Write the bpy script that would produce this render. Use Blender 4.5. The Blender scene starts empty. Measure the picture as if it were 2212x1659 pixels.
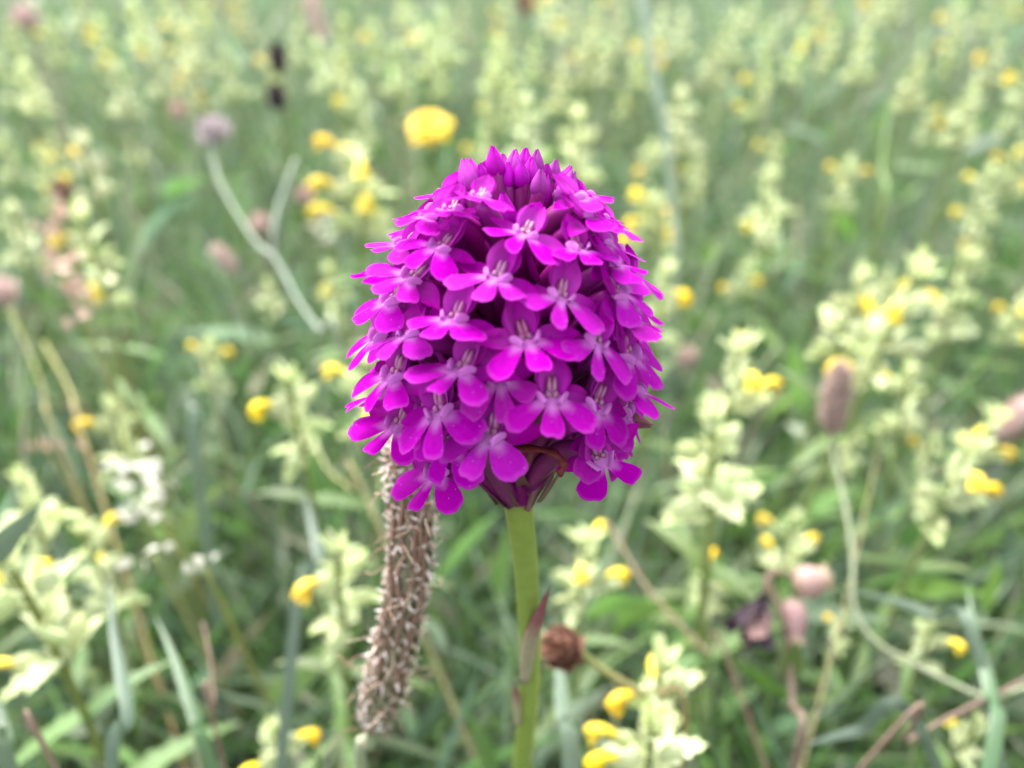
import bpy, math, random
import numpy as np
from mathutils import Vector, Matrix
from mathutils.geometry import delaunay_2d_cdt

# ------------------------------------------------------------------ camera, sky, sun, exposure
S = bpy.context.scene
PITCH = math.radians(33.0)
FPX, CX, CY = 1736.0, 1106.0, 829.5          # focal length and centre in 2212 x 1659 units
CAM = np.array([0.0, 0.0, 0.34])
RIGHT = np.array([1.0, 0, 0])
FWD = np.array([0, math.cos(PITCH), -math.sin(PITCH)])
UP = np.array([0, math.sin(PITCH), math.cos(PITCH)])
cd = bpy.data.cameras.new('camera')
cam = bpy.data.objects.new('camera', cd)
S.collection.objects.link(cam)
cam.location = CAM
cam.rotation_euler = (math.pi / 2 - PITCH, 0, 0)
cd.sensor_width = 36.0
cd.lens = 18.0 / (1106.0 / FPX)
cd.clip_start, cd.clip_end = 0.005, 400.0
cd.dof.use_dof = True
cd.dof.focus_distance = 0.0965
cd.dof.aperture_fstop = 10.8
S.camera = cam

W = bpy.data.worlds.new('World')
S.world = W
W.use_nodes = True
wn = W.node_tree
bg = wn.nodes['Background']
sky = wn.nodes.new('ShaderNodeTexSky')
sky.sky_type = 'NISHITA'
sky.sun_disc = False
sky.sun_elevation = math.radians(58)
sky.sun_rotation = math.radians(-30)
sky.dust_density = 4.0
sky.air_density = 1.0
hsv = wn.nodes.new('ShaderNodeHueSaturation')      # thin white overcast
hsv.inputs['Saturation'].default_value = 0.22
wn.links.new(sky.outputs[0], hsv.inputs['Color'])
wn.links.new(hsv.outputs[0], bg.inputs['Color'])
bg.inputs['Strength'].default_value = 0.15
sl = bpy.data.lights.new('sun', 'SUN')
sun = bpy.data.objects.new('sun', sl)
S.collection.objects.link(sun)
sl.energy = 1.3
sl.angle = math.radians(28)
sl.color = (1.0, 0.985, 0.95)
sun.rotation_euler = Vector((math.sin(math.radians(-30)) * math.cos(math.radians(58)), math.cos(math.radians(-30)) * math.cos(math.radians(58)) ,
                             math.sin(math.radians(58)))).to_track_quat('Z', 'Y').to_euler()
S.view_settings.view_transform = 'Standard'
S.view_settings.look = 'None'
S.view_settings.exposure = 2.35
S.view_settings.gamma = 1.0
S.view_settings.use_curve_mapping = False
S.render.engine = 'CYCLES'
S.cycles.use_denoising = True
S.cycles.max_bounces = 8
S.cycles.diffuse_bounces = 4
S.cycles.transmission_bounces = 4
S.cycles.caustics_reflective = False
S.cycles.caustics_refractive = False

rng = np.random.default_rng(7)
random.seed(7)
COL = S.collection
PI = math.pi


def ray(px, py):
    return FWD + RIGHT * ((px - CX) / FPX) + UP * ((CY - py) / FPX)


def P(px, py, d):
    """point seen at px, py at depth d along the camera axis"""
    return CAM + ray(px, py) * d


def G(px, py, z):
    r = ray(px, py)
    return CAM + r * ((z - CAM[2]) / r[2])


def proj(p):
    v = np.asarray(p) - CAM
    d = v @ FWD
    return np.array([CX + FPX * (v @ RIGHT) / d, CY - FPX * (v @ UP) / d])


# ------------------------------------------------------------------ materials
def material(name, build):
    m = bpy.data.materials.new(name)
    m.use_nodes = True
    nt = m.node_tree
    for n in list(nt.nodes):
        nt.nodes.remove(n)
    out = nt.nodes.new('ShaderNodeOutputMaterial')
    build(nt, out)
    return m


def N(nt, kind, **kw):
    n = nt.nodes.new(kind)
    for k, v in kw.items():
        if k.startswith('i_'):
            n.inputs[k[2:].replace('_', ' ')].default_value = v
        else:
            setattr(n, k, v)
    return n


def leafy(nt, out, colour_socket, rough=0.5, trans=0.3, spec=0.35, bump=None, tcol=None):
    p = N(nt, 'ShaderNodeBsdfPrincipled')
    p.inputs['Roughness'].default_value = rough
    p.inputs['Specular IOR Level'].default_value = spec
    nt.links.new(colour_socket, p.inputs['Base Color'])
    t = N(nt, 'ShaderNodeBsdfTranslucent')
    nt.links.new(tcol or colour_socket, t.inputs['Color'])
    mx = N(nt, 'ShaderNodeMixShader')
    mx.inputs[0].default_value = trans
    nt.links.new(p.outputs[0], mx.inputs[1])
    nt.links.new(t.outputs[0], mx.inputs[2])
    nt.links.new(mx.outputs[0], out.inputs['Surface'])
    if bump is not None:
        b = N(nt, 'ShaderNodeBump', i_Strength=0.4, i_Distance=bump[1])
        nt.links.new(bump[0], b.inputs['Height'])
        nt.links.new(b.outputs[0], p.inputs['Normal'])
    return p


def noise(nt, scale, detail=3.0, coord='Object'):
    tc = N(nt, 'ShaderNodeTexCoord')
    nz = N(nt, 'ShaderNodeTexNoise', i_Scale=scale, i_Detail=detail)
    nt.links.new(tc.outputs[coord], nz.inputs['Vector'])
    return nz.outputs['Fac']


def mixc(nt, fac, a, b):
    m = N(nt, 'ShaderNodeMix', data_type='RGBA')
    for s, v in ((m.inputs[0], fac), (m.inputs[6], a), (m.inputs[7], b)):
        if isinstance(v, (int, float)):
            s.default_value = v
        elif isinstance(v, tuple):
            s.default_value = (*v, 1)
        else:
            nt.links.new(v, s)
    return m.outputs[2]


def vary(nt, c, hue=0.02, sat=0.15, val=0.3, obj=True):
    """per-object variation of a colour"""
    oi = N(nt, 'ShaderNodeObjectInfo')
    h = N(nt, 'ShaderNodeHueSaturation')
    nt.links.new(c, h.inputs['Color'])
    wnz = N(nt, 'ShaderNodeTexWhiteNoise', noise_dimensions='1D')
    nt.links.new(oi.outputs['Random'], wnz.inputs['W'])
    sp = N(nt, 'ShaderNodeSeparateColor')
    nt.links.new(wnz.outputs['Color'], sp.inputs[0])
    for i, (nm, amp, mid) in enumerate((('Hue', hue, 0.5), ('Saturation', sat, 1.0), ('Value', val, 1.0))):
        mr = N(nt, 'ShaderNodeMapRange')
        mr.inputs['To Min'].default_value = mid - amp
        mr.inputs['To Max'].default_value = mid + amp
        nt.links.new(sp.outputs[i], mr.inputs['Value'])
        nt.links.new(mr.outputs[0], h.inputs[nm])
    return h.outputs[0]


def attr(nt, name):
    return N(nt, 'ShaderNodeAttribute', attribute_name=name)


def two_tone(name, ca, cb, rough=0.5, trans=0.25, spec=0.3, nscale=900, namp=0.25, hue=0.015, sat=0.1, val=0.12, bump=0.0001, specks=None):
    """ca where the mesh attribute 'tint' is 0, cb where it is 1"""
    def f(nt, out):
        a = attr(nt, 'tint')
        c = mixc(nt, a.outputs['Fac'], ca, cb)
        nz = noise(nt, nscale, 4)
        mr = N(nt, 'ShaderNodeMapRange')
        mr.inputs['To Min'].default_value = 1 - namp
        mr.inputs['To Max'].default_value = 1 + namp
        nt.links.new(nz, mr.inputs['Value'])
        h = N(nt, 'ShaderNodeHueSaturation')
        nt.links.new(c, h.inputs['Color'])
        nt.links.new(mr.outputs[0], h.inputs['Value'])
        c = vary(nt, h.outputs[0], hue, sat, val)
        if specks:
            tc = N(nt, 'ShaderNodeTexCoord')
            v = N(nt, 'ShaderNodeTexVoronoi', i_Scale=specks[0])
            nt.links.new(tc.outputs['Object'], v.inputs['Vector'])
            lt = N(nt, 'ShaderNodeMath', operation='LESS_THAN')
            lt.inputs[1].default_value = specks[1]
            nt.links.new(v.outputs['Distance'], lt.inputs[0])
            c = mixc(nt, lt.outputs[0], c, specks[2])
        leafy(nt, out, c, rough, trans, spec, (nz, bump))
    return material(name, f)


MAGENTA = (0.40, 0.0, 0.375)
PALE = (0.60, 0.21, 0.61)
M = {}
M['lip'] = two_tone('orchid_lip', PALE, MAGENTA, rough=0.5, trans=0.42, spec=0.02, nscale=1700, namp=0.17, hue=0.010, sat=0.03, val=0.14,
                    specks=(900, 0.055, (0.55, 0.2, 0.6)))
M['petal'] = two_tone('orchid_petal', (0.54, 0.05, 0.52), (0.43, 0.0, 0.385), rough=0.5, trans=0.5, spec=0.04, nscale=1600, namp=0.14, hue=0.008, sat=0.04, val=0.15,
                      specks=(900, 0.05, (0.5, 0.16, 0.55)))
M['bud'] = two_tone('orchid_bud', (0.38, 0.012, 0.38), (0.25, 0.001, 0.21), rough=0.5, trans=0.15, spec=0.12, nscale=1200, namp=0.2, hue=0.01, val=0.2)
M['ovary'] = two_tone('orchid_ovary', (0.30, 0.002, 0.26), (0.14, 0.004, 0.09), rough=0.4, trans=0.08, nscale=700, namp=0.3)
M['pod'] = two_tone('orchid_pod', (0.15, 0.03, 0.06), (0.14, 0.072, 0.06), rough=0.5, trans=0.08, nscale=600, namp=0.3)
M['bract'] = two_tone('orchid_bract', (0.10, 0.03, 0.05), (0.25, 0.24, 0.10), rough=0.5, trans=0.2)
M['column'] = two_tone('orchid_column', (0.36, 0.14, 0.28), (0.22, 0.01, 0.12), rough=0.35, trans=0.15, spec=0.5)
M['stem'] = two_tone('orchid_stem', (0.17, 0.225, 0.045), (0.10, 0.045, 0.045), rough=0.42, trans=0.0, nscale=500, namp=0.18, hue=0, sat=0, val=0)
M['sheath'] = two_tone('orchid_sheath', (0.36, 0.33, 0.21), (0.24, 0.075, 0.085), rough=0.5, trans=0.3)
M['brown_bract'] = two_tone('withered_bract', (0.12, 0.02, 0.03), (0.08, 0.02, 0.02), rough=0.6, trans=0.1)
M['spike_core'] = two_tone('spike_core', (0.14, 0.10, 0.05), (0.13, 0.15, 0.065), rough=0.7, trans=0.05, nscale=600, namp=0.5)
M['spike_scale'] = two_tone('spike_scale', (0.27, 0.20, 0.145), (0.22, 0.22, 0.135), rough=0.7, trans=0.15, nscale=800, namp=0.4)
M['dry_corolla'] = two_tone('dry_corolla', (0.80, 0.74, 0.70), (0.42, 0.29, 0.23), rough=0.5, trans=0.2, nscale=900, namp=0.3)
M['thread'] = two_tone('dry_thread', (0.17, 0.085, 0.06), (0.36, 0.26, 0.18), rough=0.7, trans=0.0)
M['grey_stem'] = two_tone('grey_stem', (0.27, 0.30, 0.25), (0.22, 0.27, 0.2), rough=0.6, trans=0.0, nscale=200, namp=0.25)
M['pale_stem'] = two_tone('pale_stem', (0.28, 0.33, 0.25), (0.28, 0.34, 0.26), rough=0.6, trans=0.0, nscale=200, namp=0.2)
M['tan_grey'] = two_tone('tan_grey_stem', (0.24, 0.27, 0.17), (0.22, 0.25, 0.15), rough=0.6, trans=0.0, nscale=200, namp=0.2)
M['green_stem'] = two_tone('green_stem', (0.16, 0.22, 0.07), (0.10, 0.16, 0.05), rough=0.5, trans=0.05, nscale=200, namp=0.25)
M['brown_stem'] = two_tone('brown_stem', (0.19, 0.13, 0.095), (0.14, 0.095, 0.07), rough=0.6, trans=0.0, nscale=200, namp=0.3)
M['tan_stem'] = two_tone('tan_stem', (0.32, 0.24, 0.12), (0.24, 0.26, 0.09), rough=0.6, trans=0.05, nscale=200, namp=0.25)
M['rattle_bract'] = two_tone('rattle_bract', (0.63, 0.67, 0.41), (0.40, 0.52, 0.18), rough=0.55, trans=0.4, spec=0.25, nscale=250, namp=0.2, hue=0.012, sat=0.15, val=0.16)
M['rattle_calyx'] = two_tone('rattle_calyx', (0.61, 0.65, 0.40), (0.42, 0.53, 0.20), rough=0.5, trans=0.35, spec=0.25, nscale=250, namp=0.2, hue=0.012, sat=0.15, val=0.15)
M['yellow'] = two_tone('yellow_corolla', (0.84, 0.66, 0.06), (0.76, 0.52, 0.02), rough=0.45, trans=0.25, nscale=300, namp=0.12, hue=0.012, sat=0.05, val=0.12)
M['hawkbit'] = two_tone('hawkbit_ray', (0.85, 0.60, 0.0), (0.75, 0.40, 0.0), rough=0.5, trans=0.25, nscale=300, namp=0.1)
M['rattle_leaf'] = two_tone('rattle_leaf', (0.085, 0.15, 0.035), (0.11, 0.16, 0.06), rough=0.5, trans=0.25, nscale=120, namp=0.3, hue=0.02, val=0.3)
M['rattle_stem'] = two_tone('rattle_stem', (0.15, 0.19, 0.06), (0.13, 0.09, 0.05), rough=0.55, trans=0.0, nscale=200, namp=0.3)
M['brown_head'] = two_tone('brown_head', (0.25, 0.13, 0.10), (0.14, 0.065, 0.05), rough=0.8, trans=0.1, nscale=500, namp=0.5)
M['pink_head'] = two_tone('pink_head', (0.60, 0.45, 0.42), (0.42, 0.28, 0.26), rough=0.8, trans=0.15, nscale=500, namp=0.4)
M['plantain_head'] = two_tone('plantain_head', (0.55, 0.42, 0.39), (0.20, 0.12, 0.11), rough=0.8, trans=0.15, nscale=900, namp=0.5)
M['grey_head'] = two_tone('grey_head', (0.50, 0.43, 0.45), (0.34, 0.27, 0.29), rough=0.8, trans=0.15, nscale=500, namp=0.3)
M['dark_head'] = two_tone('dark_head', (0.035, 0.025, 0.035), (0.06, 0.04, 0.045), rough=0.8, trans=0.0, nscale=500, namp=0.5)
M['purple_bud'] = two_tone('pink_calyx', (0.38, 0.22, 0.23), (0.30, 0.25, 0.16), rough=0.5, trans=0.3, nscale=300, namp=0.25)
M['withered'] = two_tone('withered_petal', (0.05, 0.03, 0.045), (0.18, 0.11, 0.095), rough=0.7, trans=0.15, nscale=350, namp=0.5)
M['white'] = two_tone('white_petal', (0.68, 0.66, 0.62), (0.45, 0.45, 0.30), rough=0.5, trans=0.3, nscale=300, namp=0.15)
M['blush'] = two_tone('blush_seed', (0.55, 0.40, 0.33), (0.33, 0.2, 0.15), rough=0.6, trans=0.25, nscale=300, namp=0.2)


def grass_mat():
    def f(nt, out):
        a = attr(nt, 'col')
        nz = noise(nt, 90, 3)
        mr = N(nt, 'ShaderNodeMapRange')
        mr.inputs['To Min'].default_value = 0.75
        mr.inputs['To Max'].default_value = 1.25
        nt.links.new(nz, mr.inputs['Value'])
        h = N(nt, 'ShaderNodeHueSaturation')
        nt.links.new(a.outputs['Color'], h.inputs['Color'])
        nt.links.new(mr.outputs[0], h.inputs['Value'])
        leafy(nt, out, h.outputs[0], 0.45, 0.4, 0.4)
    return material('grass_blade', f)


M['grass'] = grass_mat()


def soil(nt, out):
    n1, n2 = noise(nt, 14, 6), noise(nt, 160, 5)
    c = mixc(nt, n1, (0.028, 0.045, 0.014), (0.045, 0.078, 0.024))
    c = mixc(nt, n2, c, (0.045, 0.04, 0.02))
    p = N(nt, 'ShaderNodeBsdfPrincipled', i_Roughness=0.95)
    p.inputs['Specular IOR Level'].default_value = 0.0
    nt.links.new(c, p.inputs['Base Color'])
    b = N(nt, 'ShaderNodeBump', i_Strength=0.8, i_Distance=0.006)
    nt.links.new(n2, b.inputs['Height'])
    nt.links.new(b.outputs[0], p.inputs['Normal'])
    nt.links.new(p.outputs[0], out.inputs['Surface'])


M['soil'] = material('meadow_soil', soil)


# ------------------------------------------------------------------ mesh helpers
class MB:
    def __init__(self):
        self.v, self.f, self.t = [], [], []

    def add(self, verts, faces, tint):
        o = len(self.v)
        self.v += [tuple(p) for p in verts]
        self.f += [tuple(i + o for i in q) for q in faces]
        self.t += list(tint) if hasattr(tint, '__len__') else [tint] * len(verts)

    def grid(self, rows, tint):
        """rows: list of equally long lists of points"""
        n, m = len(rows), len(rows[0])
        fs = [(i * m + j, i * m + j + 1, (i + 1) * m + j + 1, (i + 1) * m + j) for i in range(n - 1) for j in range(m - 1)]
        vs = [p for r in rows for p in r]
        tt = [t for r in tint for t in r] if hasattr(tint, '__len__') else tint
        self.add(vs, fs, tt)

    def tube(self, pts, rad, n=8, tint=0.0, cap=True, flat=1.0):
        pts = [np.asarray(p, float) for p in pts]
        K = len(pts)
        rad = rad if hasattr(rad, '__len__') else [rad] * K
        tn = tint if hasattr(tint, '__len__') else [tint] * K
        vs, ts = [], []
        u = None
        for i, p in enumerate(pts):
            t = pts[min(i + 1, K - 1)] - pts[max(i - 1, 0)]
            t = t / (np.linalg.norm(t) + 1e-12)
            if u is None:
                a = np.array([1.0, 0, 0]) if abs(t[0]) < 0.8 else np.array([0, 1.0, 0])
                u = np.cross(t, a)
            u = u - t * (u @ t)
            u /= np.linalg.norm(u) + 1e-12
            w = np.cross(t, u)
            for k in range(n):
                a = 2 * PI * k / n
                vs.append(p + rad[i] * (math.cos(a) * u * flat + math.sin(a) * w))
                ts.append(tn[i])
        fs = [(i * n + k, i * n + (k + 1) % n, (i + 1) * n + (k + 1) % n, (i + 1) * n + k) for i in range(K - 1) for k in range(n)]
        if cap:
            fs.append(tuple(range(n))[::-1])
            fs.append(tuple((K - 1) * n + k for k in range(n)))
        self.add(vs, fs, ts)

    def ellipsoid(self, c, axes, nu=8, nv=6, tint=0.0, bump=0.0, rs=None):
        """axes: three vectors"""
        c = np.asarray(c, float)
        A = [np.asarray(a, float) for a in axes]
        rows, tt = [], []
        for i in range(nv + 1):
            th = PI * i / nv
            r, q = [], []
            for k in range(nu):
                ph = 2 * PI * k / nu
                s = 1.0 + (rs.uniform(-bump, bump) if bump else 0)
                r.append(c + s * (math.sin(th) * (math.cos(ph) * A[0] + math.sin(ph) * A[1]) + math.cos(th) * A[2]))
                q.append(tint(i / nv) if callable(tint) else tint)
            rows.append(r + [r[0]])
            tt.append(q + [q[0]])
        self.grid(rows, tt)

    def leaf(self, base, d, up, L, W, prof=None, n=6, fold=0.15, curl=0.0, tint=0.0, teeth=None, twist=0.0):
        """leaf-like strip: base, direction d, upper-side normal up"""
        d = np.asarray(d, float); d = d / np.linalg.norm(d)
        up = np.asarray(up, float); up = up - d * (up @ d); up = up / (np.linalg.norm(up) + 1e-12)
        s = np.cross(d, up)
        prof = prof or (lambda x: math.sin(PI * min(1, max(0, x)) ** 0.8))
        rows, tt = [], []
        for i in range(n + 1):
            x = i / n
            a = curl * x
            c = np.asarray(base, float) + L * x * (d * (math.sin(a) / a if abs(a) > 1e-4 else 1) + up * ((1 - math.cos(a)) / a if abs(a) > 1e-4 else 0))
            nu_ = up * math.cos(a) - d * math.sin(a)
            w = W * 0.5 * prof(x)
            if teeth and 0 < i < n:
                w *= (1.0 + teeth if i % 2 else 1.0 - teeth)
            tw = twist * x
            ss = s * math.cos(tw) + nu_ * math.sin(tw)
            rows.append([c - ss * w + nu_ * w * fold, c, c + ss * w + nu_ * w * fold])
            t = tint(x) if callable(tint) else tint
            tt.append([t] * 3)
        self.grid(rows, tt)

    def mesh(self, name, mat, smooth=True):
        me = bpy.data.meshes.new(name)
        me.from_pydata([tuple(map(float, p)) for p in self.v], [], self.f)
        a = me.attributes.new('tint', 'FLOAT', 'POINT')
        a.data.foreach_set('value', np.asarray(self.t, dtype=np.float32))
        me.materials.append(mat)
        if smooth:
            me.polygons.foreach_set('use_smooth', [True] * len(me.polygons))
        me.update()
        return me


def link(name, me, parent=None, mw=None):
    o = bpy.data.objects.new(name, me)
    COL.objects.link(o)
    if parent is not None:
        o.parent = parent
    if mw is not None:
        o.matrix_basis = mw
    return o


def tag(o, label=None, cat=None, group=None, kind=None):
    if label: o['label'] = label
    if cat: o['category'] = cat
    if group: o['group'] = group
    if kind: o['kind'] = kind
    return o


def thing(name, label, cat, loc=(0, 0, 0), group=None):
    o = bpy.data.objects.new(name, None)
    COL.objects.link(o)
    o.empty_display_size = 0.01
    o.location = tuple(float(x) for x in loc)
    return tag(o, label, cat, group)


def copy_tree(o, parent=None):
    c = o.copy()
    COL.objects.link(c)
    if parent is not None:
        c.parent = parent
    for ch in list(o.children):
        copy_tree(ch, c)
    return c


def spline(pts, n=24):
    """Catmull-Rom through points"""
    pts = [np.asarray(p, float) for p in pts]
    q = [2 * pts[0] - pts[1]] + pts + [2 * pts[-1] - pts[-2]]
    out = []
    per = max(2, n // (len(pts) - 1))
    for i in range(1, len(q) - 2):
        for k in range(per):
            t = k / per
            a, b, c, d = q[i - 1], q[i], q[i + 1], q[i + 2]
            out.append(0.5 * (2 * b + (c - a) * t + (2 * a - 5 * b + 4 * c - d) * t * t + (3 * b - a - 3 * c + d) * t ** 3))
    out.append(pts[-1])
    return out


def mat4(origin, X, Y, Z, s=1.0):
    m = np.eye(4)
    m[:3, 0], m[:3, 1], m[:3, 2], m[:3, 3] = np.asarray(X) * s, np.asarray(Y) * s, np.asarray(Z) * s, origin
    return Matrix(m.tolist())


def smooth(a, b, x):
    t = min(1, max(0, (x - a) / (b - a)))
    return t * t * (3 - 2 * t)


def interp(x, tab):
    return float(np.interp(x, [p[0] for p in tab], [p[1] for p in tab]))


# ------------------------------------------------------------------ ground
def hgt(x, y):
    r = np.hypot(x, y)
    return 0.006 * np.sin(7 * x + 1) * np.cos(5 * y) * np.minimum(1, r) + 0.02 * np.sin(1.3 * x) * np.sin(0.9 * y + 0.5) * np.minimum(1, r / 2) - 0.001


def build_ground():
    ax = np.concatenate([-np.geomspace(44, 2.2, 18), np.linspace(-2, 2, 61), np.geomspace(2.2, 44, 18)])
    ay = np.concatenate([-np.geomspace(44, 1.2, 14), np.linspace(-1, 4, 76), np.geomspace(4.3, 44, 18)])
    X, Y = np.meshgrid(ax, ay)
    Z = hgt(X, Y)
    m = MB()
    m.grid([[(X[i, j], Y[i, j], Z[i, j]) for j in range(len(ax))] for i in range(len(ay))], 0.0)
    o = link('ground', m.mesh('ground', M['soil']))
    tag(o, 'dark green meadow soil beneath the grass', kind='structure')


build_ground()


# ------------------------------------------------------------------ grass and low leaves (uncountable)
GREENS = 1.2 * np.array([[.098, .160, .096], [.078, .156, .045], [.118, .190, .066], [.162, .208, .146], [.064, .120, .040], [.11, .205, .045], [.27, .25, .18], [.19, .22, .15]])
GW = np.array([.22, .18, .14, .18, .08, .08, .05, .07])

GWF = np.array([.22, .10, .14, .26, .03, .05, .08, .14])   # far mix: more pale seeding grass, its paleness also painting in distant haze


def strips(name, base, vec, bend, L, Wd, colr, prof, S_=5, across=2, fold=0.2, label='', droop=None):
    """N curved strips as one mesh. base (N,3); vec (N,3) unit start directions; bend (N,3) offset added as s^2; L, Wd (N,)"""
    Nn = len(base)
    s = np.linspace(0, 1, S_ + 1)
    pts = base[:, None, :] + vec[:, None, :] * (L[:, None, None] * s[None, :, None]) + bend[:, None, :] * (L[:, None, None] * (s ** 2)[None, :, None])
    tan = vec[:, None, :] + 2 * bend[:, None, :] * s[None, :, None]
    tan /= np.linalg.norm(tan, axis=2, keepdims=True)
    az = rng.uniform(0, 2 * PI, Nn)
    ref = np.stack([np.cos(az), np.sin(az), np.zeros(Nn)], 1)
    side = np.cross(tan, ref[:, None, :] + 0 * tan)
    side /= np.linalg.norm(side, axis=2, keepdims=True) + 1e-9
    nor = np.cross(side, tan)
    w = (Wd[:, None] * 0.5 * prof(s)[None, :])[:, :, None]
    if across == 2:
        V = np.stack([pts - side * w, pts + side * w], 2)
    else:
        V = np.stack([pts - side * w + nor * w * fold, pts, pts + side * w + nor * w * fold], 2)
    # drop strips that come too near the lens, or float in front of the orchid
    d = (V - CAM) @ FWD
    xr = np.abs((V - CAM) @ RIGHT)
    yr = np.abs((V - CAM) @ UP)
    near = ((d > -0.02) & (d < 0.19) & (xr < 0.75 * np.maximum(d, 0.03)) & (yr < 0.6 * np.maximum(d, 0.03))).any(axis=(1, 2))
    keep = ~near & (V[..., 2].max(axis=(1, 2)) < 0.33)
    V, colr = V[keep], colr[keep]
    Nn = len(V)
    m = across
    vid = np.arange(Nn * (S_ + 1) * m).reshape(Nn, S_ + 1, m)
    q = np.stack([vid[:, :-1, :-1], vid[:, :-1, 1:], vid[:, 1:, 1:], vid[:, 1:, :-1]], -1).reshape(-1, 4)
    me = bpy.data.meshes.new(name)
    me.vertices.add(Nn * (S_ + 1) * m)
    me.vertices.foreach_set('co', V.reshape(-1).astype(np.float32))
    me.loops.add(q.size)
    me.loops.foreach_set('vertex_index', q.reshape(-1).astype(np.int32))
    me.polygons.add(len(q))
    me.polygons.foreach_set('loop_start', np.arange(0, q.size, 4, dtype=np.int32))
    me.polygons.foreach_set('use_smooth', np.ones(len(q), dtype=bool))
    a = me.attributes.new('col', 'FLOAT_COLOR', 'POINT')
    c4 = np.ones((Nn, (S_ + 1) * m, 4), np.float32)
    c4[:, :, :3] = colr[:, None, :]
    a.data.foreach_set('color', c4.reshape(-1))
    me.materials.append(M['grass'])
    me.update(calc_edges=True)
    me.validate()
    o = link(name, me)
    return tag(o, label, kind='stuff')


def scatter(n, y0, y1, power=1.0):
    y = y0 + (y1 - y0) * rng.uniform(0, 1, n) ** power
    hw = 0.55 + 1.0 * np.maximum(y, 0)
    x = rng.uniform(-1, 1, n) * hw
    return x, y


def colours(n, jitter=0.25, weights=GW):
    c = GREENS[rng.choice(len(GREENS), n, p=weights / weights.sum())]
    return c * np.exp(rng.normal(0, jitter * 1.2, (n, 1))) * rng.uniform(0.92, 1.08, (n, 3))


def dirs(n, lean):
    az = rng.uniform(0, 2 * PI, n)
    th = np.abs(rng.normal(0, lean, n))
    th = np.minimum(th, 1.45)
    return np.stack([np.sin(th) * np.cos(az), np.sin(th) * np.sin(az), np.cos(th)], 1), az


def grass():
    blade = lambda s: np.clip((1 - s) * 3.0, 0, 1) ** 0.8 * (0.75 + 0.25 * np.minimum(1, s * 4)) + 0.02
    lance = lambda s: np.sin(PI * np.clip(s, 0.02, 0.985) ** 0.8)
    sets = [('meadow_grass', 72000, -0.35, 1.1, 0.95, (0.08, 0.185), (0.0010, 0.0028), 0.45, blade, 2),
            ('meadow_grass', 52000, 0.9, 4.5, 1.25, (0.11, 0.225), (0.0016, 0.0045), 0.36, blade, 2),
            ('meadow_grass', 40000, 4.0, 14.0, 1.1, (0.12, 0.24), (0.006, 0.014), 0.4, blade, 2),
            ('broad_grass', 1700, -0.2, 1.2, 1.0, (0.08, 0.18), (0.0030, 0.0062), 0.7, blade, 3),
            ('herb_leaves', 16000, -0.2, 1.2, 1.0, (0.018, 0.045), (0.004, 0.010), 0.9, lance, 3),
            ('herb_leaves', 9000, 1.0, 3.2, 1.2, (0.03, 0.06), (0.006, 0.014), 0.9, lance, 3)]
    labels = ['fine green grass blades of the near meadow', 'soft green grass of the far meadow', 'coarse green grass at the back of the meadow', 'broad grey green grass blades crossing in the near meadow',
              'small green herb leaves among the near grass', 'green herb leaves among the far grass']
    for (nm, n, y0, y1, pw, lr, wr, lean, prof, ac), lb in zip(sets, labels):
        x, y = scatter(n, y0, y1, pw)
        if nm == 'meadow_grass' and y0 > 3:                # the same sward goes on to both sides
            k = n // 2
            y[:k] = -0.5 + 14 * rng.uniform(0, 1, k) ** 1.4
            x[:k] = np.sign(x[:k]) * (0.5 + np.maximum(y[:k], 0) + rng.uniform(0, 1, k) * (2.5 + 1.2 * np.maximum(y[:k], 0)))
        z = hgt(x, y)
        if nm == 'herb_leaves':
            z = z + rng.uniform(0.02, 0.15, n) * rng.uniform(0.5, 1, n)
        base = np.stack([x, y, z], 1)
        v, az = dirs(n, lean)
        L = rng.uniform(*lr, n)
        bm = rng.uniform(0.05, 0.55, n)
        a2 = az + rng.normal(0, 0.6, n)
        bend = np.stack([np.cos(a2) * bm, np.sin(a2) * bm, -bm * 0.55], 1)
        strips(nm, base, v, bend, L, rng.uniform(*wr, n), colours(n, .25, GW if y0 < .5 else GWF), prof, 5, ac, 0.25, lb)
    # pale dry stalks
    n = 5200
    x, y = scatter(n, 0.25, 3.8, 0.9)
    v, az = dirs(n, 0.3)
    bm = rng.uniform(0, 0.25, n)
    bend = np.stack([np.cos(az) * bm, np.sin(az) * bm, -bm * 0.3], 1)
    c = np.array([[.34, .31, .21], [.28, .19, .16], [.32, .36, .25], [.30, .36, .22]])[rng.integers(0, 4, n)] * rng.uniform(0.8, 1.2, (n, 1))
    strips('dry_grass', np.stack([x, y, hgt(x, y)], 1), v, bend, rng.uniform(0.12, 0.24, n), rng.uniform(0.0012, 0.0022, n), c,
           lambda s: 1 - 0.6 * s, 5, 2, 0.2, 'thin pale dry grass stalks through the meadow')


grass()


# ------------------------------------------------------------------ yellow rattle
def unit(v):
    v = np.asarray(v, float)
    return v / np.linalg.norm(v)


def bract_mesh(L, W, name, seed, mat='rattle_bract'):
    r = random.Random(seed)
    m = MB()
    n = 10
    rows, tt = [], []
    for i in range(n + 1):
        x = i / n
        w = W * 0.5 * (min(1, 0.45 + x * 3.2) * (1 - x) ** 0.75 + 0.015)
        tooth = 1.22 if i % 2 == 0 else 0.85
        if i in (0, n): tooth = 1
        a = 0.5 * x
        c = np.array([0, L * x * math.cos(a * 0.6), -L * 0.22 * x * x])
        fw = (0.0009 if i % 2 == 0 and 0 < i < n else 0)
        rows.append([c + np.array([-w * tooth, fw, w * 0.38]), c, c + np.array([w * tooth, fw, w * 0.38])])
        t = smooth(0.45, 1.05, x) * 0.55 + r.uniform(0, 0.12)
        tt.append([t * 0.9, t + 0.18, t * 0.9])
    m.grid(rows, tt)
    return m.mesh(name, M[mat])


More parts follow.
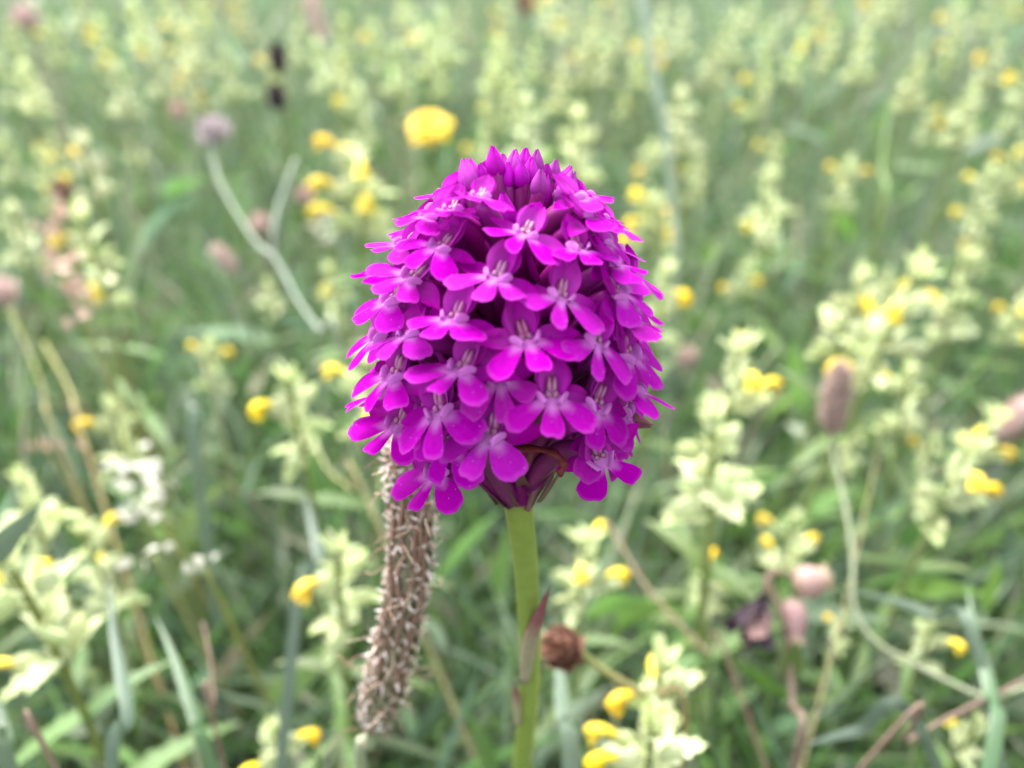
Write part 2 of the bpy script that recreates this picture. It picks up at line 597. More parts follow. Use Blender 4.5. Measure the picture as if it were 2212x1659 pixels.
def corolla_mesh(name, s=1.0):
    """along +Y, bending down (-Z): tube, helmet-shaped upper lip, small lower lip"""
    m = MB()
    path = [(0, 0, 0), (0, .0025, .0006), (0, .005, .0009), (0, .0072, .0005), (0, .0090, -.0009), (0, .0100, -.0026), (0, .0098, -.0040)]
    rad = [.0012, .0013, .0016, .0020, .0021, .0015, .0004]
    m.tube([np.array(p) * s for p in path], [r * s for r in rad], 8, [0.0, 0.0, 0.05, 0.1, 0.25, 0.55, 0.8], True, 0.72)
    for sx in (-1, 0, 1):
        m.leaf(np.array([sx * .0007, .0058, -.0008]) * s, (sx * 0.5, 0.75, -0.8), (0, 0.6, 0.8), .0056 * s, .0030 * s, lambda x: min(1, 0.4 + x) * (1 - x ** 4) ** 0.5 + .02, 4, 0.1, -0.6, 0.35)
    return m.mesh(name, M['yellow'])


def calyx_mesh(name, L, W):
    m = MB()
    m.ellipsoid((0, L * 0.5, 0), ((W * 0.5, 0, 0), (0, 0, W * 0.22), (0, L * 0.52, 0)), 10, 7, lambda x: 0.1 + 0.5 * (x - 0.5) ** 2)
    for k in (-1, 1):                                    # teeth round the mouth
        m.leaf((k * W * 0.13, L * 0.93, 0), (k * 0.25, 1, 0), (0, 0, 1), L * 0.22, W * 0.26, lambda x: 1 - x + .02, 2, 0, 0, 0.4)
    return m.mesh(name, M['rattle_calyx'])


def rleaf_mesh(name, L, W):
    m = MB()
    m.leaf((0, 0, 0), (0, 1, 0), (0, 0, 1), L, W, lambda x: (1 - x) ** 0.6 * min(1, .5 + 3 * x) + .02, 12, 0.3, -0.7, lambda x: x, 0.16)
    return m.mesh(name, M['rattle_leaf'])


BR = [bract_mesh(.0118, .0080, 'bract', 1), bract_mesh(.0100, .0068, 'bract', 2), bract_mesh(.0078, .0052, 'bract', 3)]
CO = [corolla_mesh('corolla', .72), corolla_mesh('corolla', .64)]
CA = [calyx_mesh('calyx', .0072, .0064), calyx_mesh('calyx', .0060, .0048)]
RL = [rleaf_mesh('leaf', .026, .0062), rleaf_mesh('leaf', .020, .005)]
RSTEM = {}


def orient(pos, az, el, roll=0.0, s=1.0):
    """local +Y points out at azimuth az, elevation el; local +Z is its upper side"""
    Y = np.array([math.cos(az) * math.cos(el), math.sin(az) * math.cos(el), math.sin(el)])
    X = np.array([math.sin(az), -math.cos(az), 0.0])
    Z = np.cross(X, Y)
    X2 = X * math.cos(roll) + Z * math.sin(roll)
    Z2 = -X * math.sin(roll) + Z * math.cos(roll)
    return mat4(pos, X2, Y, Z2, s)


HC = 0.178                                                # height of the middle of the flowering part


def make_rattle(seed, nodes, flowers, span, fat=1.0):
    """flowers: list of (node, side 0/1). Local +X is the flower side."""
    r = random.Random(seed)
    root = bpy.data.objects.new('yellow_rattle', None)
    COL.objects.link(root)
    top = HC + span * 0.5
    bot = HC - span * 0.5
    m = MB()
    wob = [(r.uniform(-.004, .004), r.uniform(-.004, .004)) for _ in range(3)]
    pth = spline([(wob[0][0] * 2, wob[0][1] * 2, -0.004), (wob[1][0], wob[1][1], 0.07), (0, 0, bot), (0, 0, top)], 18)
    m.tube(pth, [.0014 - .0006 * i / len(pth) for i in range(len(pth))], 7, [smooth(.4, 0, i / len(pth)) for i in range(len(pth))])
    link('stem', m.mesh('stem', M['rattle_stem']), root)
    for k in range(nodes):
        f = k / max(1, nodes - 1)
        z = bot + span * f * 0.93
        az0 = (0.0 if k % 2 == 0 else PI / 2) + r.uniform(-.25, .25)
        for sd in (0, 1):
            az = az0 + sd * PI + r.uniform(-.45, .45)
            el = 0.25 + 0.9 * f ** 1.2 + r.uniform(-.3, .3)
            bi = 0 if f < 0.4 else (1 if f < 0.8 else 2)
            pos = np.array([math.cos(az) * .001, math.sin(az) * .001, z])
            link('bract', BR[bi], root, orient(pos, az, el, r.uniform(-.5, .5), fat * r.uniform(.72, 1.15)))
            link('bract', BR[min(2, bi + 1)], root, orient(pos + np.array([0, 0, .0025]), az + r.choice([-1, 1]) * r.uniform(.5, 1.1), el + r.uniform(.1, .5), r.uniform(-.6, .6), fat * r.uniform(.7, 1.05)))
            hasf = (k, sd) in flowers
            if hasf or f < 0.75:
                el2 = 0.55 + 0.35 * f + r.uniform(-.1, .15)
                if hasf:
                    el2 += 0.05
                a2 = az + r.uniform(-.2, .2)
                p2 = pos + np.array([math.cos(a2) * .0015, math.sin(a2) * .0015, .001])
                c = link('calyx', CA[0] if (hasf or f < .35) else CA[1], root, orient(p2, a2, el2, PI / 2 + r.uniform(-.4, .4), fat * r.uniform(.9, 1.05)))
                if hasf:
                    Y = np.array([math.cos(a2) * math.cos(el2), math.sin(a2) * math.cos(el2), math.sin(el2)])
                    link('corolla', CO[0 if f < .6 else 1], c, c.matrix_basis.inverted() @ orient(p2 + Y * .0054 * fat, a2, el2 - 0.30, r.uniform(-.2, .2), fat * r.uniform(.95, 1.15)))
    # tuft of small bracts at the tip
    for k in range(4):
        az = k * 1.6 + r.uniform(-.4, .4)
        link('bract', BR[2], root, orient((0, 0, top - .002), az, 1.15 + r.uniform(-.15, .15), 0, fat * r.uniform(.75, 1.0)))
    # green toothed leaves lower down
    for k in range(3):
        z = bot - .018 - .03 * k
        az0 = r.uniform(0, PI)
        for sd in (0, 1):
            link('leaf', RL[0 if k else 1], root, orient((0, 0, z), az0 + sd * PI, 0.35 + r.uniform(-.25, .25), 0, r.uniform(.85, 1.2)))
    return root


# flower-carrying nodes differ between the kinds
PROTO = [
    make_rattle(11, 5, [(1, 0), (2, 0), (3, 0)], .034),
    make_rattle(12, 4, [], .025),
    make_rattle(13, 4, [(1, 0), (2, 0), (2, 1)], .027),
    make_rattle(14, 4, [(2, 0)], .027),
    make_rattle(15, 6, [(1, 0), (2, 0), (3, 0), (4, 0)], .044),
    make_rattle(16, 3, [(1, 0), (0, 0)], .018),
    make_rattle(17, 4, [(0, 0), (2, 0), (1, 1)], .032, 1.1),
    make_rattle(18, 3, [(1, 1)], .02, .85),
    make_rattle(19, 5, [(0, 0), (1, 0), (1, 1), (2, 0), (3, 0), (3, 1), (4, 0)], .022, 1.2),
    make_rattle(20, 5, [(1, 1), (3, 1)], .036, 1.05),
    make_rattle(21, 3, [(1, 0), (2, 1)], .018, 1.0),
]


def join_rattle(root, name):
    """one light mesh of a prototype for the small far plants"""
    vs, fs, ts, mi = [], [], [], []
    mats = []
    for ch in root.children_recursive:
        me = ch.data
        if me.name.startswith('leaf'):
            continue
        if me.materials[0] not in mats:
            mats.append(me.materials[0])
        k = mats.index(me.materials[0])
        o = len(vs)
        mw = ch.matrix_basis if ch.parent == root else ch.parent.matrix_basis @ ch.matrix_basis
        vs += [tuple(mw @ v.co) for v in me.vertices]
        fs += [tuple(i + o for i in p.vertices) for p in me.polygons]
        mi += [k] * len(me.polygons)
        ts += [d.value for d in me.attributes['tint'].data]
    me = bpy.data.meshes.new(name)
    me.from_pydata(vs, [], fs)
    a = me.attributes.new('tint', 'FLOAT', 'POINT')
    a.data.foreach_set('value', np.asarray(ts, np.float32))
    for m in mats:
        me.materials.append(m)
    me.polygons.foreach_set('material_index', mi)
    me.polygons.foreach_set('use_smooth', [True] * len(me.polygons))
    return me


FARM = [join_rattle(p, 'yellow_rattle') for p in PROTO]
RATTLE_GROUP = 'yellow rattle plants of the meadow'
# (x, y of the spike's middle in the picture, kind, azimuth of the flower side in degrees, size, label)
L_, R_, F_, B_ = 180, 0, 270, 90
RATTLES = [
    (1412, 1530, 6, 195, 0.98, 'large pale rattle with two yellow flowers at bottom, just right of the orchid stem'),
    (1395, 1668, 6, 200, 1.0, 'rattle cut by the bottom frame edge with yellow hoods right of the orchid stem'),
    (1258, 1240, 2, 265, 0.95, 'pale rattle with three drooping yellow flowers just right of the middle of the orchid stem'),
    (1525, 1285, 10, 260, 0.72, 'small pale rattle with yellow flower pair left of the withered campion'),
    (1700, 1180, 6, 120, 0.75, 'rattle with two yellow flowers above the pink campion buds'),
    (1998, 1395, 3, 330, 0.7, 'small cream rattle with one yellow flower right of the curved plantain stalk'),
    (735, 1275, 3, 250, 1.05, 'pale rattle with yellow flower left of the dried plantain spike'),
    (78, 1330, 6, 215, 1.1, 'wide pale rattle with toothed bracts at the lower left frame edge'),
    (215, 1235, 9, 185, 0.9, 'rattle with yellow flowers just above the wide pale rattle at the lower left edge'),
    (5, 1240, 3, 300, 0.85, 'rattle half cut off by the left frame edge with a yellow flower'),
    (72, 1110, 1, 90, 1.0, 'pale flowerless rattle by the left frame edge beneath the white chaff'),
    (640, 905, 3, 235, 1.1, 'bright cream rattle with yellow flower halfway down, left of the orchid head'),
    (258, 945, 3, 215, 0.95, 'rattle with yellow flower beside the white chaff tufts'),
    (455, 795, 2, 20, 0.85, 'rattle with yellow flowers both sides in the open grass left of centre'),
    (585, 650, 1, 90, 0.8, 'oval cream rattle head beside the forked grey stalk'),
    (722, 640, 3, 280, 0.95, 'cream rattle touching the left edge of the orchid head'),
    (778, 430, 8, 182, 1.25, 'tall pale rattle with stacked bright yellow flowers left of the orchid top'),
    (800, 872, 2, 190, 1.1, 'rattle with yellow flowers peeping out behind the lower left of the orchid head'),
    (208, 570, 0, 178, 1.15, 'tall rattle with yellow flower behind the blush dock spray'),
    (875, 230, 3, 200, 1.0, 'cream rattle just left of the hawkbit flower'),
    (1062, 225, 9, 182, 1.1, 'tall pale rattle with yellow flowers right of the hawkbit flower'),
    (1040, 350, 3, 210, 1.0, 'rattle with yellow flower peeping behind the top left orchid buds'),
    (1345, 235, 3, 300, 0.85, 'cream rattle left of the tall grey grass stem'),
    (1410, 490, 8, 200, 1.05, 'pale rattle with yellow flowers close to the upper right of the orchid head'),
    (1403, 345, 5, 250, 1.0, 'rattle with yellow flowers crossing behind the tall grey grass stem'),
    (1428, 665, 3, 290, 1.1, 'white cream rattle touching the right edge of the orchid head'),
    (1500, 400, 3, 185, 0.95, 'rattle with yellow flower just right of the tall grey grass stem'),
    (1668, 345, 3, 180, 0.95, 'rattle with orange yellow flower on its left at upper right of centre'),
    (1660, 450, 1, 90, 1.15, 'wide pale flowerless rattle below the one with the orange yellow flower'),
    (1650, 525, 3, 190, 0.95, 'rattle with low yellow flower beneath the wide flowerless one'),
    (1822, 405, 2, 350, 1.0, 'leaning pale rattle with yellow flowers on its right at upper right'),
    (1995, 282, 10, 200, 0.95, 'rattle with two yellow flowers standing alone at upper right'),
    (2118, 445, 9, 230, 1.0, 'pale rattle with soft yellow flowers near the right frame edge, upper half'),
    (2195, 365, 0, 185, 1.05, 'rattle with yellow flowers cut by the right frame edge'),
    (1603, 612, 5, 190, 0.8, 'single yellow flowered rattle in green grass right of the orchid'),
    (1832, 690, 1, 180, 1.18, 'yellowish green broad rattle left of the whitest one'),
    (1925, 715, 6, 230, 1.22, 'whitest and largest rattle right of the orchid, above the pink plantain'),
    (1905, 640, 5, 240, 0.9, 'small rattle rising behind the whitest one'),
    (2062, 650, 9, 175, 1.05, 'rattle with two yellow flowers right of the whitest one'),
    (2112, 560, 3, 170, 0.8, 'slim rattle above the right one of the paired rattles'),
    (2196, 690, 0, 170, 0.85, 'rattle with yellow flowers at the right frame edge, halfway up'),
    (1580, 850, 2, 300, 1.15, 'big pale rattle with yellow flowers right of the orchid head'),
    (1535, 1010, 1, 180, 1.2, 'pale flowerless rattle below the big one right of the orchid head'),
    (1955, 870, 3, 150, 0.95, 'rattle with yellow flowers right of the pink plantain spike'),
    (2112, 955, 2, 240, 0.9, 'rattle with pale yellow flowers right of centre near the right frame edge'),
    (1842, 965, 7, 270, 0.7, 'tiny yellow flowered rattle under the tip of the pink plantain spike'),
    (2006, 985, 7, 250, 0.75, 'tiny rattle with one golden flower, right of the plantain stalk'),
    (2050, 1055, 2, 265, 1.05, 'pale rattle with golden flower in the right third, below the tiny one'),
    (603, 1608, 5, 225, 0.75, 'small rattle with two yellow flowers at the bottom left of the plantain spike'),
    (1818, 1360, 7, 270, 0.5, 'tiny yellow rattle beside the bend of the curved plantain stalk'),
    (2095, 1590, 7, 270, 0.6, 'tiny yellow rattle near the bottom right corner'),
    (1500, 1065, 1, 0, 0.9, 'blurred cream rattle right of the lowest orchid floret'),
    (105, 400, 0, 20, 1.0, 'pale rattle with yellow flower beside the brown seed head at left'),
    (20, 345, 3, 190, 1.0, 'rattle with yellow tip at the left frame edge, upper third'),
    (130, 345, 3, 200, 0.95, 'rattle standing right behind the brown seed head at left'),
    (292, 335, 1, 90, 0.85, 'small cream rattle between the brown seed head and the grey stalk'),
]
random.seed(31)


def place_rattle(px, py, kind, az, s, label, far=False, group=RATTLE_GROUP):
    tilt = random.gauss(0, .09)
    ta = random.uniform(0, 2 * PI)
    z = HC * s * math.cos(tilt)
    if z > 0.275: z = 0.275
    zz = min(max(z, 0.15), 0.26)
    c = G(px, py, zz)
    R = Matrix.Rotation(tilt, 4, (math.cos(ta), math.sin(ta), 0)) @ Matrix.Rotation(math.radians(az) + random.uniform(-.25, .25), 4, 'Z')
    off = R @ Vector((0, 0, HC * s))
    base = Vector(c.tolist()) - off
    if far:
        o = bpy.data.objects.new('yellow_rattle', FARM[kind])
        COL.objects.link(o)
    else:
        o = copy_tree(PROTO[kind])
    o.matrix_basis = Matrix.Translation(base) @ R @ Matrix.Scale(s, 4)
    tag(o, label, 'wildflower', group)
    return o


for a in RATTLES:
    place_rattle(*a)
# small far plants along the top of the picture: (x, y, kind, azimuth)
FAR_SEEN = [(30, 90, 2, 250), (125, 100, 2, 210), (225, 105, 0, 200), (345, 160, 3, 190), (500, 170, 6, 200), (440, 35, 2, 200), (528, 30, 4, 180), (810, 105, 6, 240),
            (742, 95, 1, 0), (745, 190, 2, 200), (920, 120, 3, 180), (1075, 150, 1, 0), (1152, 140, 1, 0), (1137, 290, 1, 0), (1192, 30, 0, 185), (1422, 65, 2, 250),
            (1540, 145, 6, 200), (1712, 35, 2, 200), (1770, 30, 0, 185), (1722, 130, 3, 260), (1662, 85, 1, 0), (1858, 130, 1, 0), (2062, 70, 3, 190), (2130, 40, 6, 200),
            (2132, 165, 6, 210), (2052, 125, 3, 200), (2178, 30, 2, 200), (2205, 215, 2, 200), (1282, 80, 1, 0), (1240, 60, 1, 0), (1300, 150, 1, 0), (45, 520, 1, 0),
            (1470, 275, 1, 0), (1245, 330, 1, 0), (590, 165, 3, 170), (195, 375, 7, 260), (1095, 80, 4, 180), (1000, 60, 1, 0), (650, 45, 1, 0), (1620, 40, 2, 200),
            (360, 30, 1, 0), (420, 195, 0, 190), (300, 60, 1, 0), (870, 30, 2, 190), (955, 180, 1, 0), (1210, 200, 1, 0), (1390, 140, 2, 240), (700, 150, 1, 0),
            (70, 200, 1, 0), (160, 235, 6, 200), (265, 205, 1, 0), (330, 260, 7, 200), (420, 110, 1, 0), (560, 90, 2, 210), (640, 110, 1, 0), (690, 260, 1, 0), (780, 260, 6, 190),
            (830, 330, 1, 0), (960, 90, 2, 200), (1010, 120, 1, 0), (1110, 210, 6, 200), (1180, 260, 1, 0), (1260, 150, 2, 190), (1290, 240, 1, 0), (1340, 90, 6, 200), (1310, 330, 1, 0),
            (1470, 80, 1, 0), (1500, 190, 2, 210), (1580, 90, 1, 0), (1570, 250, 7, 200), (1640, 200, 6, 190), (1740, 210, 1, 0), (1790, 110, 2, 200), (1800, 280, 1, 0), (1880, 40, 6, 210),
            (1950, 110, 1, 0), (1970, 190, 1, 0), (2010, 30, 2, 190), (2080, 260, 1, 0), (2150, 300, 7, 200), (180, 30, 1, 0), (600, 20, 6, 200), (900, 70, 1, 0), (1100, 25, 1, 0),
            (1330, 30, 2, 200), (1520, 25, 1, 0), (1930, 10, 1, 0), (2100, 110, 1, 0), (15, 180, 2, 200), (240, 160, 1, 0), (390, 80, 6, 200), (480, 110, 1, 0), (860, 160, 1, 0)]
MARKS = [('the rusty top left head', 55, 40), ('the upper blackish seed head', 600, 128), ('the withered grey stalk head', 462, 283), ('the yellow hawkbit', 925, 270),
         ('the pinkish grass spike', 683, 60), ('the brown top edge head', 1135, 10), ('the tall grey grass stem', 1400, 110), ('the brown seed head at left', 135, 415),
         ('the lone upper right rattle', 1995, 282), ('the thin upright green stem', 1915, 280), ('the orchid buds', 1110, 340)]
LOOK = {0: 'with yellow flowers', 1: 'without flowers', 2: 'with yellow flowers', 3: 'with one flower', 4: 'with stacked flowers', 6: 'with yellow flowers', 7: 'with one flower'}
ORD = ['nearest', 'second nearest', 'third nearest', 'fourth nearest', 'fifth nearest', 'sixth nearest', 'seventh nearest', 'eighth nearest', 'ninth nearest', 'tenth nearest', 'eleventh nearest', 'twelfth nearest']
seen = {}
fs_ = random.Random(4)
FAR_SEEN = [(x, y, (fs_.choice([1, 3, k]) if k in (2, 6) else k), a) for x, y, k, a in FAR_SEEN]
FAR_SEEN = FAR_SEEN[:48] + FAR_SEEN[48::2]
for q in FAR_SEEN:
    nm, mx, my = min(MARKS, key=lambda w: (w[1] - q[0]) ** 2 + (w[2] - q[1]) ** 2)
    dx, dy = q[0] - mx, q[1] - my
    side = ('left of' if dx < 0 else 'right of') if abs(dx) > abs(dy) else ('above' if dy < 0 else 'below')
    seen.setdefault((nm, side, LOOK[q[2]]), []).append((math.hypot(dx, dy), q))
for (nm, side, look), lst in seen.items():
    for i, (_, (px, py, k, az)) in enumerate(sorted(lst)):
        lb = 'far rattle %s %s %s' % (look, side, nm.replace('the upper blackish seed head', 'the blackish seed head')) + (', ' + ORD[i] if len(lst) > 1 else '')
        place_rattle(px, py, k, az, random.uniform(1.05, 1.3), lb, True, 'far rattle plants one can make out along the top')
rr = random.Random(5)
for i in range(60):
    y = 1.25 + 2.2 * rr.random() ** 0.9
    x = rr.uniform(-1, 1) * (0.3 + 0.72 * y)
    s = rr.uniform(1.0, 1.35)
    o = bpy.data.objects.new('yellow_rattle', FARM[rr.choice([1, 1, 1, 2, 3, 1, 1])])
    COL.objects.link(o)
    o.matrix_basis = Matrix.Translation((x, y, float(hgt(np.array(x), np.array(y))))) @ Matrix.Rotation(rr.gauss(0, .1), 4, 'X') @ Matrix.Rotation(rr.gauss(0, .1), 4, 'Y') \
        @ Matrix.Rotation(rr.uniform(0, 6.28), 4, 'Z') @ Matrix.Scale(s, 4)
    tag(o, 'tiny blurred rattle lost in the farthest crowd along the top of the meadow', 'wildflower', 'farthest rattle plants along the top of the view')
for p in PROTO:                                           # the sources themselves leave the scene
    for ch in list(p.children_recursive):
        bpy.data.objects.remove(ch)
    bpy.data.objects.remove(p)

# ------------------------------------------------------------------ pyramidal orchid
mm = 0.001
P0 = P(1119, 1082, 0.1075)
lean = math.radians(16.5)
# head axis in camera space: tilted a little towards the lens
A = unit(UP * math.cos(lean) - FWD * math.sin(lean) - RIGHT * 0.012)
HL = 0.0495
PROFILE = [(0, 3.0), (3, 6.5), (6, 10.8), (10, 14.3), (15, 16.6), (21, 17.3), (27, 16.5), (33, 14.6), (38, 11.8), (42, 8.8), (45, 6.0), (48, 3.0), (50, 0.01)]
TAU = [(0, 15), (5, 25), (10, 32), (15, 40), (20, 48), (25, 56), (30, 65), (36, 77), (42, 90), (48, 95)]
LIPA = math.radians(38)


def head_point(px, py):
    r = unit(ray(px, py))
    best, bp = 1e9, None
    for k in range(400):
        p = CAM + r * (0.06 + 0.0002 * k)
        t = (p - P0) @ A
        rad = np.linalg.norm(p - P0 - A * t)
        R = interp(t / mm, PROFILE) * mm if -0.004 < t < 0.05 else 0.0
        e = rad - R
        if e < 0:
            return p
        if e < best:
            best, bp = e, p
    t = float(np.clip((bp - P0) @ A, 0, 0.05))
    return bp - unit(bp - P0 - A * ((bp - P0) @ A)) * min(best, 0.001)


def frame_at(p):
    t = (p - P0) @ A
    out = unit(p - P0 - A * t)
    e = math.radians(interp(t / mm, TAU)) - LIPA
    Z = math.cos(e) * out + math.sin(e) * A
    Y = -math.sin(e) * out + math.cos(e) * A
    X = np.cross(Y, Z)
    return np.stack([X, Y, Z], 1), t


def fsize(t):
    return interp(t / mm, [(0, 1.14), (8, 1.12), (15, 1.06), (25, 1.0), (33, .88), (42, .72), (48, .6)])


def rotv(w):
    th = np.linalg.norm(w)
    if th < 1e-9:
        return np.eye(3)
    k = w / th
    K = np.array([[0, -k[2], k[1]], [k[2], 0, -k[0]], [-k[1], k[0], 0]])
    return np.eye(3) + math.sin(th) * K + (1 - math.cos(th)) * K @ K


LOBE_T = math.radians(55)


def lip_pt(th, r, cup=0.028):
    """point of the lip in the floret frame (mm), th measured from the lip's middle line"""
    u, v = r * math.sin(th), r * math.cos(th)
    w = -cup * r * r
    return np.array([u, -v * math.cos(LIPA) + w * math.sin(LIPA) * 1.0, v * math.sin(LIPA) + w * math.cos(LIPA)])


TIPS = [lip_pt(-LOBE_T, 5.5), lip_pt(0, 4.9), lip_pt(LOBE_T, 5.5)]
HOOD = np.array([0, 4.7, 0.9])


def fit(p, F0, tips, hood, base_s):
    """turn and scale the floret so that its lobes point where they do in the photograph"""
    def res(q):
        Fm = rotv(q[:3]) @ F0
        s = base_s * math.exp(q[3])
        r = []
        for loc, tg in zip(TIPS, tips):
            if tg is None: continue
            r += list((proj(p + Fm @ (loc * s * mm)) - tg) / 8.0)
        if hood is not None:
            r += list((proj(p + Fm @ (HOOD * s * mm)) - hood) / 20.0)
        return np.array(r + list(q[:3] / 0.8) + [q[3] / 0.06])
    q = np.zeros(4)
    lam = 1.0
    r0 = res(q)
    for _ in range(25):
        J = np.stack([(res(q + np.eye(4)[i] * 1e-4) - r0) / 1e-4 for i in range(4)], 1)
        dq = -np.linalg.solve(J.T @ J + lam * np.eye(4), J.T @ r0)
        r1 = res(q + dq)
        if r1 @ r1 < r0 @ r0:
            q, r0, lam = q + dq, r1, lam * 0.5
        else:
            lam *= 3
    if 'FITDBG' in globals(): print('FIT', i, np.round(q, 2), [tuple(np.round(proj(p + rotv(q[:3]) @ F0 @ (l * base_s * math.exp(q[3]) * mm)) - t_)) for l, t_ in zip(TIPS, tips) if t_ is not None])
    return rotv(q[:3]) @ F0, base_s * math.exp(q[3])


def lip_mesh(seed, two=False, widths=(25, 20, 25), lens=(5.3, 5.3, 5.3)):
    r = random.Random(seed)
    lobes = []
    for th, wd, ln in zip((-LOBE_T, 0, LOBE_T), widths, lens):
        lobes.append([th + r.uniform(-.08, .08), math.radians(wd) * r.uniform(.93, 1.1), ln * r.uniform(.93, 1.07), r.uniform(-.8, .5), r.uniform(-.8, .8)])
    if two:
        lobes = [[-0.62, math.radians(31), 5.9, -.2, 0], [0.62, math.radians(22), 5.6, -.1, 0]]
    na, nr = 96, 9
    ph = [r.uniform(0, 6) for _ in range(3)]

    def radius(th):
        best = 0.0
        for l in lobes:
            d = abs(th - l[0]) / l[1]
            if d < 1:
                best += (l[2] * (1 - d ** 3.4) ** 0.42) ** 6
        base = 1.6 if abs(th) < 1.75 else 1.6 - 0.6 * smooth(1.75, 2.6, abs(th))
        rr_ = (best + base ** 6) ** (1 / 6)
        return rr_ * (1 + 0.013 * math.sin(17 * th + ph[0]) + 0.010 * math.sin(31 * th + ph[1]))

    rows, tt = [], []
    for j in range(nr + 1):
        row, tr = [], []
        for k in range(na + 1):
            th = -PI + 2 * PI * k / na
            R = radius(th)
            q = (j / nr)
            x = R * q
            p = lip_pt(th, x)
            # lobes bend on their own
            lift = 0.0
            edge = 0.0
            for l in lobes:
                d = (th - l[0]) / l[1]
                g = math.exp(-d * d * 1.2)
                lift += g * l[3] * (x / l[2]) ** 2 * 1.2 + g * l[4] * d * (x / l[2]) * 0.7
                edge += g * -0.35 * d * d * (x / 5) ** 2
            nrm = np.array([0, math.sin(LIPA), math.cos(LIPA)])
            row.append((p + nrm * (lift + edge + 0.05 * math.sin(9 * th + ph[2]) * q)) * mm)
            c = 0.0
            for l in lobes:
                d = (th - l[0]) / l[1]
                c = max(c, math.exp(-d * d * 3.5))
            t = smooth(1.0 + 0.3 * c, 2.4 + 0.9 * c, x)
            vein = 0.025 * max(0.0, math.sin(23 * th + ph[0])) * smooth(0, .4, q) * (1 - smooth(.6, .95, q))
            tr.append(max(0.0, min(1.0, t - vein) - (0.16 if j == nr else 0)))
        rows.append(row); tt.append(tr)
    m = MB()
    m.grid(rows, tt)
    return m.mesh('lip', M['lip'])


def ridge_mesh(sx):
    """one raised pale plate at the base of the lip"""
    m = MB()
    def q(u, v, w):
        return np.array([u, -v * math.cos(LIPA) + w * math.sin(LIPA), v * math.sin(LIPA) + w * math.cos(LIPA)]) * mm
    rows, tt = [], []
    for i in range(7):
        x = i / 6
        u0, v0 = sx * (0.35 + 0.9 * x), 1.35 - 1.7 * x
        h = 1.0 * math.sin(PI * (0.18 + 0.62 * x))
        rows.append([q(u0, v0, -0.05), q(u0 + sx * .12, v0 - .05, h * .55), q(u0 + sx * .38, v0 - .1, h), q(u0 + sx * .62, v0 - .05, h * .8), q(u0 + sx * .55, v0 + .15, 0.02)])
        tt.append([0.05 + 0.1 * x] * 5)
    m.grid(rows, tt)
    return m.mesh('lip_ridge', M['lip'])


def sepal_mesh(kind, seed):
    r = random.Random(seed)
    m = MB()
    ov = lambda x: (math.sin(PI * (0.08 + 0.92 * x) ** 0.85) ** 0.8 if x < 0.999 else 0.02)
    def blade(base, d, up, L, W, curl, cup, tint):
        d = unit(d); up = np.asarray(up, float); up = unit(up - d * (up @ d)); s = np.cross(d, up)
        rows, tt = [], []
        for i in range(11):
            x = i / 10
            a = curl * x
            k1, k2 = (math.sin(a) / a, (1 - math.cos(a)) / a) if abs(a) > 1e-4 else (1, 0)
            c = np.asarray(base, float) + L * x * (d * k1 + up * k2)
            nu = up * math.cos(a) - d * math.sin(a)
            w = W * .5 * max(0.03, ov(x))
            row, tr = [], []
            for j in range(-3, 4):
                y = j / 3
                row.append((c + s * w * y + nu * (cup * w * y * y)) * mm)
                tr.append(min(1, max(0, tint(x, abs(y)) + r.uniform(-.04, .04))))
            rows.append(row); tt.append(tr)
        m.grid(rows, tt)
    if kind == 'hood':
        blade((0, .5, -.9), (0, 1, 0.0), (0, 0, 1), 5.2, 4.2, 0.5, 0.55, lambda x, y: 0.15 + .6 * smooth(.4, 1, x) + .3 * y * y)
    elif kind == 'petal_l' or kind == 'petal_r':
        sx = -1 if kind == 'petal_l' else 1
        blade((sx * .75, .4, -.55), (sx * 0.12, 1, 0.10), (-sx * .75, 0, 1), 4.7, 2.9, 0.42, 0.35, lambda x, y: 0.05 + .65 * smooth(.35, 1, x) + .2 * y * y)
    elif kind == 'lateral_l' or kind == 'lateral_r':
        sx = -1 if kind == 'lateral_l' else 1
        blade((sx * .7, 0, -1.1), (sx * 1, .10 + r.uniform(-.1, .1), -.22), (0, 0.35, 1), 5.4, 2.9, 0.3, 0.5, lambda x, y: 0.35 + .6 * smooth(.2, .8, x) + .2 * y)
    return m.mesh('hood_sepal' if kind == 'hood' else ('hood_petal' if 'petal' in kind else 'lateral_sepal'), M['petal'])


def column_mesh():
    m = MB()
    for sx in (-1, 1):
        m.ellipsoid(np.array([sx * .30, 1.55, .05]) * mm, (np.array([.24, 0, 0]) * mm, np.array([0, 0, .28]) * mm, np.array([0, .85, .12]) * mm), 8, 6, 0.0)
        m.ellipsoid(np.array([sx * .42, .35, .1]) * mm, (np.array([.34, 0, 0]) * mm, np.array([0, 0, .26]) * mm, np.array([0, .45, 0]) * mm), 8, 6, 0.1)
    m.ellipsoid(np.array([0, 1.25, -.3]) * mm, (np.array([.75, 0, 0]) * mm, np.array([0, 0, .4]) * mm, np.array([0, 1.45, 0]) * mm), 10, 6, 0.75)
    return m.mesh('column', M['column'])


